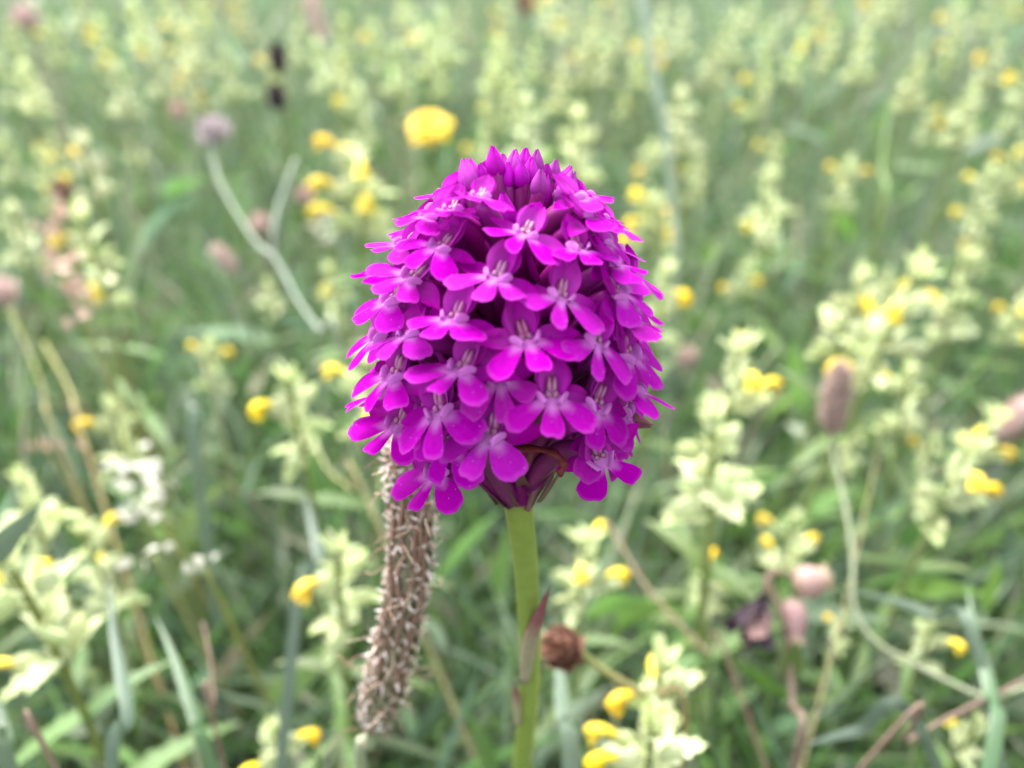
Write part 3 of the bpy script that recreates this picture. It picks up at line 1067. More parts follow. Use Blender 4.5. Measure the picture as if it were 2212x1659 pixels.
LIPS = [lip_mesh(s, widths=w, lens=l) for s, w, l in ((1, (29, 20, 30), (5.8, 5.3, 5.8)), (2, (29, 22, 29), (5.7, 5.5, 5.7)), (3, (28, 20, 33), (5.7, 5.2, 6.1)),
        (4, (27, 21, 32), (6.0, 5.3, 5.9)), (5, (33, 21, 28), (6.0, 5.3, 5.6)), (6, (29, 23, 29), (5.6, 5.5, 5.8)), (7, (31, 19, 27), (6.0, 5.0, 5.6)),
        (8, (26, 23, 33), (5.5, 5.6, 6.1)), (10, (34, 20, 27), (6.1, 5.1, 5.5)), (11, (28, 22, 28), (5.8, 5.7, 5.4)))]
LIP2 = lip_mesh(9, True)
RID = [ridge_mesh(-1), ridge_mesh(1)]
SEP = {k: [sepal_mesh(k, s) for s in (1, 2)] for k in ('hood', 'petal_l', 'petal_r', 'lateral_l', 'lateral_r')}
COLM = column_mesh()
orchid = thing('pyramidal_orchid', 'magenta pyramidal orchid in sharp focus at the centre of the meadow', 'orchid', (P0[0], P0[1] - .004, 0.0))
OB = np.array(orchid.location)


def rel(p):
    return np.asarray(p) - OB


def ovary_mesh(p, Fm, t, fs, seed, spur=True):
    """ovary from the axis to the throat, and the thin nectar spur behind it; in the floret's own frame"""
    r = random.Random(seed)
    Fi = np.linalg.inv(Fm * fs)
    tb = max(0.0005, t - (0.010 + 0.004 * r.random()) * (1.0 if t > .012 else .55))
    out = unit(p - P0 - A * t)
    b = P0 + A * tb + out * 0.0016
    e = p - Fm[:, 2] * 0.0009
    mid = b * .5 + e * .5 + A * 0.0022
    pts = spline([b, mid, e], 10)
    m = MB()
    K = len(pts)
    rad = [(0.0009 + 0.00055 * math.sin(PI * min(1, (i / (K - 1)) * .9 + .1)) ** 1.0) / fs for i in range(K)]
    loc = [Fi @ (q - p) for q in pts]
    m.tube(loc, rad, 8, [1 - 0.85 * smooth(.45, 1, i / (K - 1)) for i in range(K)])
    # spur
    if t < .016:
        return m.mesh('floret', M['ovary'])
    dn = unit(-A * 0.75 - out * (0.55 + 0.3 * r.random()) + np.cross(A, out) * r.uniform(-.5, .5))
    sp = spline([e, e - out * .0015 + dn * .002, e + dn * .006 - out * .0006, e + dn * .0105 + A * .0008], 9)
    m.tube([Fi @ (q - p) for q in sp], [.00045 / fs] * len(sp), 6, 0.15)
    return m.mesh('floret', M['ovary'])


def bract_in(p, t, Fm, fs, seed):
    r = random.Random(seed)
    Fi = np.linalg.inv(Fm * fs)
    out = unit(p - P0 - A * t)
    tb = max(0.0, t - 0.012)
    side = np.cross(A, out)
    b = P0 + A * tb + out * .0022 + side * .0012
    d = unit((p - b) - out * .002 + A * .001)
    m = MB()
    m.leaf(Fi @ (b - p), Fi @ d, Fi @ out, .0105 / fs * r.uniform(.8, 1.1), .0017 / fs, lambda x: (1 - x) ** .7 + .02, 6, .3, -.2, lambda x: 0.15 + .85 * smooth(.55, 1, x))
    return m.mesh('floret_bract', M['bract'])


def add_floret(p, Fm, t, fs, seed, two=False, detail=True, nolat=()):
    r = random.Random(seed)
    fl = link('floret', ovary_mesh(p, Fm, t, fs, seed), orchid, mat4(rel(p), Fm[:, 0], Fm[:, 1], Fm[:, 2], fs))
    def rot(ax, ay, az):
        return Matrix.Rotation(ax, 4, 'X') @ Matrix.Rotation(ay, 4, 'Y') @ Matrix.Rotation(az, 4, 'Z')
    lp = link('lip', LIP2 if two else (r.choice([LIPS[2], LIPS[7], LIPS[4], LIPS[0]]) if t < .014 else r.choice(LIPS)), fl, rot(r.uniform(-.06, .06), r.uniform(-.06, .06), 0))
    for k in (0, 1):
        link('lip_ridge', RID[k], fl, lp.matrix_basis.copy())
    link('hood_sepal', r.choice(SEP['hood']), fl, rot(r.uniform(-.12, .12), r.uniform(-.1, .1), r.uniform(-.06, .06)))
    for k in ('petal_l', 'petal_r'):
        link('hood_petal', r.choice(SEP[k]), fl, rot(r.uniform(-.08, .08), r.uniform(-.1, .1), r.uniform(-.07, .07)))
    for k in ('lateral_l', 'lateral_r'):
        link('lateral_sepal', r.choice(SEP[k]), fl, rot(r.uniform(-.25, .25), r.uniform(-.25, .2), r.uniform(-.3, .3)) @ Matrix.Scale(r.uniform(.88, 1.08), 4))
    link('column', COLM, fl)
    link('floret_bract', bract_in(p, t, Fm, fs, seed), fl)
    return fl


def cc(x, y):                                             # picture reading of the close crop
    return np.array([756 + x * .5014, 302.4 + y * .5014])


# throat, left / middle / right lobe tip, hood tip, read from the photograph
FL = [
    ((752, 405), (580, 375), (705, 478), (855, 485), (765, 262)), ((632, 590), (428, 597), (560, 670), (745, 692), (640, 440)),
    ((910, 675), (748, 705), (930, 778), (1045, 795), (930, 522)), ((985, 465), (880, 500), (1085, 540), (1138, 492), (985, 338)),
    ((385, 460), (245, 425), (250, 505), (420, 562), (410, 310)), ((265, 590), (120, 545), (115, 640), (265, 718), None),
    ((445, 770), (248, 795), (320, 865), (545, 860), (420, 635)), ((760, 860), (625, 985), (830, 990), (970, 890), (725, 705)),
    ((1060, 870), (940, 930), (1090, 985), (1165, 998), (1060, 745)), ((480, 985), (270, 1015), (345, 1090), (540, 1130), (530, 890)),
    ((190, 1010), (15, 1055), (64, 1128), (210, 1165), None), ((870, 1110), (690, 1215), (890, 1255), (1035, 1220), (850, 990)),
    ((1065, 1140), (940, 1240), (1045, 1295), (1190, 1290), (1085, 1000)), ((385, 1170), (225, 1300), (330, 1330), (530, 1255), (310, 1040)),
    ((605, 1270), (385, 1345), (530, 1430), (700, 1440), (610, 1110)), ((205, 1225), (25, 1240), (90, 1345), (235, 1385), None),
    ((370, 1430), (215, 1510), (275, 1585), (425, 1605), None), ((1200, 920), (1190, 1090), (1325, 1035), (1330, 950), None),
    ((1155, 655), (1200, 810), (1295, 700), (1250, 630), None), ((1130, 530), (1190, 600), (1238, 585), (1210, 515), None),
    ((1030, 330), (1080, 370), (1190, 358), (1140, 345), None), ((985, 250), (1040, 285), (1125, 270), (1080, 240), (960, 130)),
    ((560, 245), (445, 240), (540, 268), (620, 265), (548, 140)), ((340, 335), (225, 320), (235, 345), (330, 365), (385, 190)),
    ((230, 450), (112, 440), (110, 485), (200, 512), None), ((180, 690), (25, 715), (50, 785), (150, 795), None),
    ((130, 840), (10, 900), (20, 960), (130, 970), None), ((250, 840), (130, 855), (155, 905), (290, 890), None),
    ((1230, 1075), (1300, 1160), (1345, 1130), (1330, 1105), None), ((150, 580), (85, 605), (80, 575), None, None),
    ((1210, 775), (1270, 830), (1300, 800), (1290, 780), None), ((1100, 430), (1120, 500), (1180, 470), (1140, 430), (1135, 395)),
    ((120, 1100), (12, 1100), (10, 1156), (90, 1160), None), ((440, 300), (350, 300), (370, 330), None, (375, 185)),
]
USED = []
for i, (T, a, b, c, h) in enumerate(FL):
    p = head_point(*cc(*T))
    F0, t = frame_at(p)
    Fm, s = fit(p, F0, [cc(*q) if q else None for q in (a, b, c)], cc(*h) if h else None, fsize(t))
    USED.append(p)
    add_floret(p, Fm, t, s, 100 + i)
# the floret with two lobes hanging lowest on the right
p = head_point(*cc(1080, 1370))
F0, t = frame_at(p)
F0 = rotv(FWD * 0.0) @ F0
tm = TIPS[:]
TIPS[0], TIPS[2] = lip_pt(-0.62, 5.9), lip_pt(0.62, 5.6)
Fm, s = fit(p, F0, [cc(1035, 1555), None, cc(1245, 1468)], None, 1.0)
TIPS[:] = tm
add_floret(p, Fm, t, s, 171, two=True)
# florets round the far side, by the orchid's own spiral
k = 0
for i in range(120):
    t = 0.006 + 0.036 * (i / 120)
    az = i * 2.39996
    e1 = unit(np.cross(A, RIGHT)); e2 = np.cross(A, e1)
    out = math.cos(az) * e1 + math.sin(az) * e2
    p = P0 + A * t + out * interp(t / mm, PROFILE) * mm
    front = out @ unit(p - CAM) < 0.38
    if front:
        # younger, deeper-set florets filling the gaps between the ones facing us
        p = P0 + A * t + out * interp(t / mm, PROFILE) * mm * .86
        if t < .012 or t > .040 or min(np.linalg.norm(p - u_) for u_ in USED) < .0040:
            continue
        u_, v_ = proj(p)
        if 1085 < u_ < 1270 and v_ > 880:
            continue
        USED.append(p)
    F0, tt_ = frame_at(p)
    rz = rotv(F0[:, 2] * random.uniform(-.3, .3))
    add_floret(p, rz @ F0, t, (random.uniform(.80, .92) if front else random.uniform(.88, 1.02)) * fsize(t), 300 + i)
    k += 1


# buds at the top
def bud_mesh(seed):
    r = random.Random(seed)
    m = MB()
    rows, tt = [], []
    nu, nv = 24, 12
    for i in range(nv + 1):
        x = i / nv
        rad = 2.15 * math.sin(PI * (0.10 + 0.86 * x ** 0.9)) ** 0.85 * (1 - .12 * x)
        row, tr = [], []
        for k in range(nu + 1):
            a = 2 * PI * k / nu
            gr = abs(math.sin(1.5 * a)) ** 0.45               # three overlapping sepals
            rr_ = rad * (0.80 + 0.20 * gr) * (1.0 if i else .5)
            if i == nv: rr_ = 0.12 + .35 * gr
            zz = 6.2 * x + (0.75 * (gr - .5) * smooth(.75, 1, x))
            row.append(np.array([math.cos(a) * rr_, zz, math.sin(a) * rr_]) * mm)
            tr.append(min(1, 0.15 + .75 * smooth(.45, 0, x) + .45 * (1 - gr) + .25 * smooth(.8, 1, x)))
        rows.append(row); tt.append(tr)
    m.grid(rows, tt)
    return m.mesh('bud', M['bud'])


BUDS = [bud_mesh(s) for s in (1, 2, 3)]
# (base x, base y, tip x, tip y) in the close crop
BD = [(632, 168, 614, 32), (700, 178, 712, 46), (745, 185, 757, 42), (800, 158, 806, 46), (808, 250, 822, 130), (508, 200, 488, 88), (868, 190, 888, 90), (905, 205, 950, 116),
      (655, 190, 660, 66), (845, 185, 850, 105), (735, 215, 737, 95), (775, 205, 782, 80), (680, 215, 680, 100), (585, 200, 560, 105), (900, 240, 925, 150)]
for i, (bx, by, tx, ty) in enumerate(BD):
    zoff = (0.004, 0.001, -.001, 0, .005, -.003, -.004, -.004, -.002, -.002, .003, .001, .003, .001, 0)[i]
    pb = P(*cc(bx, by), 0.0985 - zoff)
    tb = (pb - P0) @ A
    pt = P(*cc(tx, ty), 0.0985 - zoff - 0.0012)
    Y = unit(pt - pb)
    X = unit(np.cross(Y, FWD)); Z = np.cross(X, Y)
    an = random.uniform(0, 6)
    X, Z = X * math.cos(an) + Z * math.sin(an), -X * math.sin(an) + Z * math.cos(an)
    s = np.linalg.norm(pt - pb) / .0062
    wx = 0.95 * 1.0
    fr = np.stack([X * 1.0, Y, Z * 1.0], 1)
    b = P0 + A * max(.02, tb - 0.013)
    m = MB()
    Fi = np.linalg.inv(fr * s)
    pts = spline([b, b * .45 + pb * .55 + A * .001, pb, pb + Y * .0007], 10)
    m.tube([Fi @ (q - pb) for q in pts], [(.0006 + .00025 * min(1, j / 5)) / s for j in range(len(pts))], 8, [1 - .5 * j / len(pts) for j in range(len(pts))])
    fl = link('bud_stalk', m.mesh('bud_stalk', M['ovary']), orchid, mat4(rel(pb), X, Y, Z, s))
    link('bud', BUDS[i % 3], fl)
e1 = unit(np.cross(A, RIGHT)); e2 = np.cross(A, e1)
for i in range(7):                                        # buds of the far side
    az = i * 0.62 + 0.6
    out = math.cos(az) * e1 + math.sin(az) * e2
    if out @ FWD < 0.2: out = unit(out + FWD * .9)
    pb = P0 + A * (.0385 + .0012 * (i % 3)) + out * (.003 + .0016 * (i % 3))
    Y = unit(A + out * .3)
    X = unit(np.cross(Y, FWD)); Z = np.cross(X, Y)
    b = P0 + A * .026
    m = MB()
    fr = np.stack([X, Y, Z], 1)
    Fi = np.linalg.inv(fr)
    m.tube([Fi @ (q - pb) for q in spline([b, (b + pb) / 2, pb + Y * .0007], 8)], .0011, 8, .7)
    fl = link('bud_stalk', m.mesh('bud_stalk', M['ovary']), orchid, mat4(rel(pb), X, Y, Z))
    link('bud', BUDS[i % 3], fl, Matrix.Scale(.72, 4))
pb, pt = P(1330, 893, .106), P(1398, 916, .1045)
Y = unit(pt - pb); X = unit(np.cross(Y, FWD)); Z = np.cross(X, Y)
tag(link('withered_bud', BUDS[1].copy(), orchid, mat4(rel(pb), X * .62, Y * .78, Z * .62)), 'withered dark bud pointing right low on the head').data.materials[0] = M['pod']
# axis of the flower head
m = MB()
pts = [P0 + A * (HL * .70 * i / 10) for i in range(11)]
m.tube([rel(q) for q in pts], [.0019 - .0014 * i / 10 for i in range(11)], 10, 1.0)
link('flower_axis', m.mesh('flower_axis', M['ovary']), orchid)
# young brownish seed pods (stalks of the lowest flowers) flaring from the stem top
for i, (bx, by, ex, ey, de, w) in enumerate([(1103, 1078, 1002, 1004, .1035, 1.15), (1139, 1084, 1208, 990, .1045, 1.3), (1108, 1050, 1056, 975, .1005, 1.2), (1128, 1044, 1152, 960, .1000, 1.3),
                                             (1134, 1060, 1180, 965, .1030, 1.2), (1104, 1056, 985, 960, .1080, 1.1), (1112, 1035, 1102, 950, .1005, 1.2), (1134, 1040, 1240, 950, .1080, 1.1)]):
    b, e = P(bx, by, .1064), P(ex, ey, de)
    mid = (b + e) / 2 + A * .0004
    pts = spline([b - A * .0012, mid - unit(e - P0) * .0006, e], 16)
    m = MB()
    m.tube([rel(q) for q in pts], [w * mm * .5 * (0.45 + .75 * math.sin(PI * (.1 + .8 * j / len(pts)))) for j in range(len(pts))], 12, [0.95 - .75 * j / len(pts) for j in range(len(pts))])
    link('ovary', m.mesh('ovary', M['pod']), orchid)
# withered curled bract
m = MB()
pts = spline([P(1100, 968, .0945), P(1150, 970, .093), P(1185, 975, .0925), P(1208, 988, .092), P(1218, 1004, .092), P(1213, 1018, .092), P(1204, 1024, .092)], 24)
m.tube([rel(q) for q in pts], [.0004 + .0003 * math.sin(j * .5) ** 2 for j in range(len(pts))], 6, .3, True, .5)
tag(link('withered_bract', m.mesh('withered_bract', M['brown_bract']), orchid), 'curled reddish brown withered bract')
# stem: green, slightly bent, running down to the ground
sp = [(P(1119, 1066, .1078), 2.0), (P(1121, 1100, .1095), 1.95), (P(1134, 1200, .1155), 1.85), (P(1141, 1300, .122), 1.78), (P(1145, 1400, .129), 1.72), (P(1143, 1500, .137), 1.7), (P(1133, 1600, .146), 1.75), (P(1127, 1660, .152), 1.75), (P(1121, 1740, .1605), 1.8)]
last = sp[-1][0]
pts = [a for a, _ in sp] + [np.array([last[0] - .002, last[1] + .002, .10]), np.array([last[0] - .001, last[1], -.003])]
rad = [b for _, b in sp] + [2.0, 2.3]
sm = spline(pts, 54)
rs_ = np.interp(np.linspace(0, len(pts) - 1, len(sm)), range(len(pts)), rad) * mm
m = MB()
m.tube([rel(q) for q in sm], list(rs_), 14, [smooth(.10, 0, j / len(sm)) * .55 for j in range(len(sm))])
link('stem', m.mesh('stem', M['stem']), orchid)


# pointed sheath leaf clasping the stem, and a smaller one lower on the left
def sheath(pts, wid, tint, name='sheath_leaf', label=None):
    P_ = spline([q[0] for q in pts], 20)
    Wd_ = np.interp(np.linspace(0, len(pts) - 1, len(P_)), range(len(pts)), wid) * mm
    Tt = np.interp(np.linspace(0, len(pts) - 1, len(P_)), range(len(pts)), tint)
    m = MB()
    rows, tt = [], []
    for j, q in enumerate(P_):
        row = []
        for x in (-1, -.5, 0, .5, 1):
            row.append(rel(q + RIGHT * Wd_[j] * .5 * x + FWD * Wd_[j] * .42 * x * x))
        rows.append(row); tt.append([Tt[j]] * 5)
    m.grid(rows, tt)
    o = link(name, m.mesh(name, M['sheath']), orchid)
    sol = o.modifiers.new('thickness', 'SOLIDIFY')
    sol.thickness = .00025
    if label: o['label'] = label
    return o


sheath([(P(1133, 1480, .1302),), (P(1139, 1430, .1266),), (P(1147, 1385, .1232),), (P(1160, 1345, .1203),), (P(1174, 1305, .1178),), (P(1189, 1268, .1155),)],
       [1.5, 2.4, 2.6, 2.2, 1.0, .15], [0, .0, .12, .85, 1, 1], label='pointed pinkish brown sheath leaf')
sheath([(P(1118, 1570, .1393),), (P(1117, 1530, .1360),), (P(1115, 1500, .1335),), (P(1110, 1476, .1320),)], [.9, 1.5, 1.2, .12], [.0, .1, .9, 1], label='small red tipped sheath leaf')

# ------------------------------------------------------------------ dried plantain spike beside the orchid
def plantain():
    rs = random.Random(3)
    cl = [(872, 960, .121), (872, 1000, .1215), (886, 1100, .1235), (889, 1200, .126), (874, 1300, .1295), (851, 1400, .134), (826, 1500, .139), (806, 1572, .143)]
    wid = [30, 43, 52, 53, 51, 54, 49, 24]                  # half width in picture units
    c = [P(*q) for q in cl]
    foot = np.array([c[-1][0] - .012, c[-1][1] + .004, 0])
    root = thing('dried_plantain', 'dried brown plantain spike full of whitish flower remains left of the orchid stem', 'seed head', foot)
    fo = np.array(root.location)
    pts = spline(c, 42)
    n = len(pts)
    hw = np.interp(np.linspace(0, len(c) - 1, n), range(len(c)), [w * q[2] / FPX for w, q in zip(wid, cl)])
    m = MB()
    m.tube([q - fo for q in pts], list(hw * .74), 16, 0.6)
    link('spike', m.mesh('spike', M['spike_core']), root)
    m = MB()
    st = spline([c[-2], c[-1], P(797, 1610, .1455), P(779, 1662, .150), np.array([c[-1][0] - .010, c[-1][1] + .003, .1]), foot], 30)
    m.tube([q - fo for q in st], .0011, 10, 0.3)
    link('stem', m.mesh('stem', M['tan_grey']), root)
    sc, co, th = MB(), MB(), MB()
    gold = 2.39996
    k = 0
    tot = 430
    for k in range(tot):
        f = k / tot
        x = f * (n - 1)
        i = min(int(x), n - 2)
        q = pts[i] + (pts[i + 1] - pts[i]) * (x - i)
        tn = -unit(pts[i + 1] - pts[i])                     # up the spike
        a0 = unit(np.cross(tn, FWD)); b0 = np.cross(tn, a0)
        az = k * gold
        out = math.cos(az) * a0 + math.sin(az) * b0
        sd = np.cross(tn, out)
        r0 = hw[i] * .71
        bpt = q + out * r0 - fo
        sc.leaf(bpt - tn * .0008, unit(tn * 1.0 + out * .30), out, .0027 * rs.uniform(.85, 1.1), .0023, lambda x: math.sin(PI * (0.2 + .8 * x) ** .8) + .02, 4, .4, -.5, rs.random())
        if rs.random() < .80:
            # shrivelled corolla: pale pointed lobes spreading from a brown tube
            top = bpt + out * (hw[i] * .15 + .0003) + tn * .0013
            co.tube([bpt + tn * .0006, top], [.00035, .00028], 5, .95)
            for j in range(rs.choice([1, 2, 2, 3])):
                aj = rs.uniform(0, 6.28)
                d = unit(math.cos(aj) * sd + math.sin(aj) * tn + out * rs.uniform(.0, .8))
                co.leaf(top, d, out, rs.uniform(.0011, .0021), rs.uniform(.00045, .0007), lambda x: (1 - x) * min(1, .4 + 3 * x) + .03, 4, .3, rs.uniform(-.6, .6), lambda x, u=rs.uniform(.0, .75): u * (1 - .5 * x))
        if rs.random() < .15:
            s0 = bpt + out * hw[i] * .25
            d1 = unit(out * rs.uniform(.1, 1) + sd * rs.uniform(-1, 1) + tn * rs.uniform(-.9, .5))
            d2 = unit(-tn * rs.uniform(-.3, 1) + sd * rs.uniform(-1, 1) + out * .2)
            l = rs.uniform(.002, .006)
            th.tube(spline([s0, s0 + d1 * l * .5, s0 + d1 * l * .7 + d2 * l * .5], 6), .00011, 4, rs.random())
    # a few long dead strands hanging along the spike
    for (sx, w) in ((-14, 4), (28, 5), (-35, 3), (38, 6), (8, 3)):
        i0, i1 = rs.randint(2, 14), rs.randint(24, 38)
        ps = []
        for i in range(i0, i1, 3):
            q = pts[i]
            dpx = (sx + rs.uniform(-8, 8)) * .125 / FPX
            z = math.sqrt(max(0, hw[i] ** 2 - dpx ** 2))
            ps.append(q + RIGHT * dpx - FWD * (z * .95 + .0003) - fo)
        th.tube(spline(ps, 24), [.00018 + .00022 * rs.random() for _ in range(len(spline(ps, 24)))], 5, .1)
    tag(link('spike_scales', sc.mesh('spike_scales', M['spike_scale']), root), kind='stuff')
    tag(link('dry_corollas', co.mesh('dry_corollas', M['dry_corolla']), root), kind='stuff')
    tag(link('dry_threads', th.mesh('dry_threads', M['thread']), root), kind='stuff')


plantain()


# ------------------------------------------------------------------ other plants standing in the meadow
def stalk(root, pts, r0, r1, mat, name='stem', n=30, sides=8):
    fo = np.array(root.location)
    q = spline(pts, n)
    m = MB()
    m.tube([a - fo for a in q], list(np.linspace(r0, r1, len(q))), sides, list(np.linspace(0, 1, len(q))))
    return link(name, m.mesh(name, M[mat]), root)


def scaly_head(root, c, axis, rl, rw, mat, name, seed, count=110, ll=.25, lw=.16, core=.8, spread=.55):
    """seed head: core with many overlapping scales; all one part"""
    fo = np.array(root.location)
    rs = random.Random(seed)
    ax = unit(axis)
    a = unit(np.cross(ax, (0.3, 0.9, .2))); b = np.cross(ax, a)
    m = MB()
    c = np.asarray(c) - fo
    m.ellipsoid(c, (a * rw * core, b * rw * core, ax * rl * core), 12, 10, .4, .12, rs)
    for k in range(count):
        f = (k + .5) / count
        h = 1 - 2 * f
        az = k * 2.39996
        rr_ = math.sqrt(max(0, 1 - h * h))
        out = (math.cos(az) * a + math.sin(az) * b)
        p = c + out * rr_ * rw * core + ax * h * rl * core
        nrm = unit(out * rr_ / rw + ax * h / rl)
        d = unit(nrm * spread + ax * .6 + out * rs.uniform(-.2, .3) + np.array([rs.uniform(-.25, .25) for _ in range(3)]))
        m.leaf(p, d, nrm, (rl + rw) * .5 * ll * 2 * rs.uniform(.7, 1.3), rw * lw * 2 * rs.uniform(.8, 1.2), lambda x: math.sin(PI * (0.15 + .85 * x) ** .8) + .02, 3, .3, rs.uniform(-.6, .4), rs.random() * .7)
    return link(name, m.mesh(name, M[mat]), root)


def foot_of(p, dx=0, dy=0.01):
    return np.array([p[0] + dx, p[1] + dy, 0.0])


# yellow hawkbit
c = P(925, 272, .44)
f = foot_of(c, .01, .03)
o = thing('hawkbit', 'bright yellow hawkbit flower on a thin stalk above the left of the orchid', 'wildflower', f)
stalk(o, [f, (f + c) / 2 + (.004, 0, .02), c - (0, 0, .004)], .0012, .0009, 'green_stem')
hr = random.Random(8)
tilt = unit((-.1, -.45, .9))
ta = unit(np.cross(tilt, (0, 1, 0))); tb = np.cross(tilt, ta)
ray_me = []
for i in range(3):
    m = MB()
    m.leaf((0, 0, 0), (0, 1, 0), (0, 0, 1), .0115, .0032, lambda x: (.45 + .55 * min(1, x * 2)) * (1 if x < .97 else .7), 5, .15, -.25 - .2 * i, lambda x: 1 - x)
    ray_me.append(m.mesh('ray_petal', M['hawkbit']))
for i in range(54):
    ring = i // 18
    az = i * 2 * PI / 18 + ring * .17 + hr.uniform(-.06, .06)
    el = (.05, .35, .75)[ring] + hr.uniform(-.1, .1)
    out = math.cos(az) * ta + math.sin(az) * tb
    Y = out * math.cos(el) + tilt * math.sin(el)
    Z = unit(tilt * math.cos(el) - out * math.sin(el)); X = np.cross(Y, Z)
    link('ray_petal', ray_me[i % 3], o, mat4(c - f + out * .001, X, Y, Z, (1.05, .85, .6)[ring] * hr.uniform(.9, 1.1)))
m = MB()
m.ellipsoid(c - f - tilt * .003, (ta * .0045, tb * .0045, tilt * .0045), 10, 7, .6)
link('involucre', m.mesh('involucre', M['green_stem']), o)

# forked grey stalk with a withered head
f = np.array([P(745, 790, .30)[0], P(745, 790, .30)[1] + .03, 0.0])
o = thing('knapweed', 'forked grey green stalk with a withered greyish pink head left of the orchid', 'wildflower', f)
fork = P(592, 555, .305)
stalk(o, [f, P(742, 775, .285), P(690, 712, .29), P(643, 648, .297), fork, P(560, 532, .31), P(510, 458, .315), P(470, 380, .32), P(456, 310, .325)], .0007, .0010, 'grey_stem', n=48)
stalk(o, [fork, P(590, 500, .305), P(607, 430, .31), P(640, 345, .315)], .0007, .0011, 'grey_stem', 'branch')
scaly_head(o, P(462, 283, .326), (0.1, -.2, 1),   .0045, .0060, 'grey_head', 'flower_head', 4, 90, .3, .2)

# plants with a round or oval dark or brown seed head: (x, y, depth, half length, half width, name, material, stem material, label, foot x, lean)
HEADS = [
    (600, 128, .45, .0092, .0056, 'burnet', 'dark_head', 'green_stem', 'upper of two blackish oval seed heads at upper left, on its own thin stalk', .004, (0, 0, 1)),
    (598, 212, .43, .0074, .0056, 'burnet', 'dark_head', 'green_stem', 'lower of two blackish oval seed heads at upper left', .006, (0, 0, 1)),
    (135, 415, .38, .0062, .0045, 'burnet', 'brown_head', 'tan_stem', 'dark brown oval seed head above the blush dock spray at left', .006, (0, 0, 1)),
    (6, 632, .33, .0062, .0055, 'clover_seed_head', 'pink_head', 'tan_stem', 'mauve brown seed head cut by the left frame edge with a pale stalk', .055, (0, 0, 1)),
    (1135, 10, .80, .012, .008, 'burnet', 'brown_head', 'green_stem', 'reddish brown seed head cut by the top frame edge above the orchid', .003, (0, 0, 1)),
    (1482, 772, .40, .0055, .005, 'clover_seed_head', 'pink_head', 'green_stem', 'small reddish pink seed head right of the orchid head', .01, (0, 0, 1)),
    (562, 485, .42, .006, .0045, 'clover_seed_head', 'pink_head', 'brown_stem', 'small brownish pink head between the arms of the forked grey stalk', .01, (0, 0, 1)),
    (385, 238, .62, .0065, .0055, 'clover_seed_head', 'pink_head', 'green_stem', 'small pinkish brown head left above the withered grey head', .01, (0, 0, 1)),
    (2030, 1085 - 145, .42, .011, .004, 'plantain_seed_head', 'pink_head', 'brown_stem', 'slim pink brown spike right of the bent plantain near the tiny golden rattle', .01, (0.1, 0, 1)),
    (487, 560, .38, .0095, .0035, 'plantain_seed_head', 'pink_head', 'green_stem', 'slim dusty pink spike below left of the forked stalk', .02, (-.45, 0, 1)),
    (683, 40, .72, .026, .0055, 'meadow_foxtail', 'pink_head', 'green_stem', 'long pinkish grass spike near the top frame edge, left of centre', .02, (-.15, 0, 1)),
    (2195, 905, .36, .014, .006, 'plantain_seed_head', 'pink_head', 'brown_stem', 'purplish seed spike at the right frame edge', .02, (.25, 0, 1)),
    (55, 40, .85, .012, .013, 'clover_seed_head', 'pink_head', 'green_stem', 'rusty pink head under white petals in the top left corner', .01, (0, 0, 1)),
    (655, 425, .50, .006, .006, 'clover_seed_head', 'pink_head', 'green_stem', 'small rusty head left of the stacked bright yellow flowers', .01, (0, 0, 1)),
]
for i, (px, py, d, rl, rw, nm, mt, smt, lb, fx, ln) in enumerate(HEADS):
    c = P(px, py, d)
    f = foot_of(c, fx, .015)
    o = thing(nm, lb, 'seed head', f)
    ax = unit(ln)
    stalk(o, [f, (f * .5 + c * .5) + np.array([-fx * .15, 0, .01]), c - ax * rl * .8], .0011, .0009, smt)
    scaly_head(o, c, ax, rl, rw, mt, 'flower_head', 50 + i, 80, .22, .2)

# pink plantain on the long bent stalk at the right
tp, bt = P(1815, 790, .232), P(1795, 938, .240)
f = np.array([P(2212, 1545, .215)[0] + .03, P(2212, 1545, .215)[1], 0.0])
o = thing('plantain', 'dusty pink plantain spike on a long S curved grey stalk, right third', 'seed head', f)
stalk(o, [f, P(2260, 1560, .200), P(2120, 1505, .205), P(1985, 1440, .210), P(1890, 1385, .213), P(1845, 1310, .217), P(1842, 1200, .222), P(1825, 1090, .229), P(1800, 985, .237), bt], .0007, .0006, 'tan_grey', n=54)
scaly_head(o, (tp + bt) / 2, tp - bt, .0120, .0033, 'plantain_head', 'spike', 71, 240, .14, .24, .9, .9)

# brown clover head behind the stem
c = P(1218, 1403, .158)
f = np.array([P(1352, 1480, .175)[0] + .03, P(1352, 1480, .175)[1] + .03, 0])
o = thing('clover_seed_head', 'round withered brown clover head touching the right of the orchid stem', 'seed head', f)
stalk(o, [f, P(1480, 1560, .195), P(1400, 1505, .180), P(1340, 1470, .171), P(1290, 1438, .165), c + RIGHT * .003], .0008, .0007, 'tan_stem')
scaly_head(o, c, unit(c - P(1262, 1430, .162)) + UP * .3, .0038, .0040, 'brown_head', 'flower_head', 77, 150, .26, .24, .75, .6)

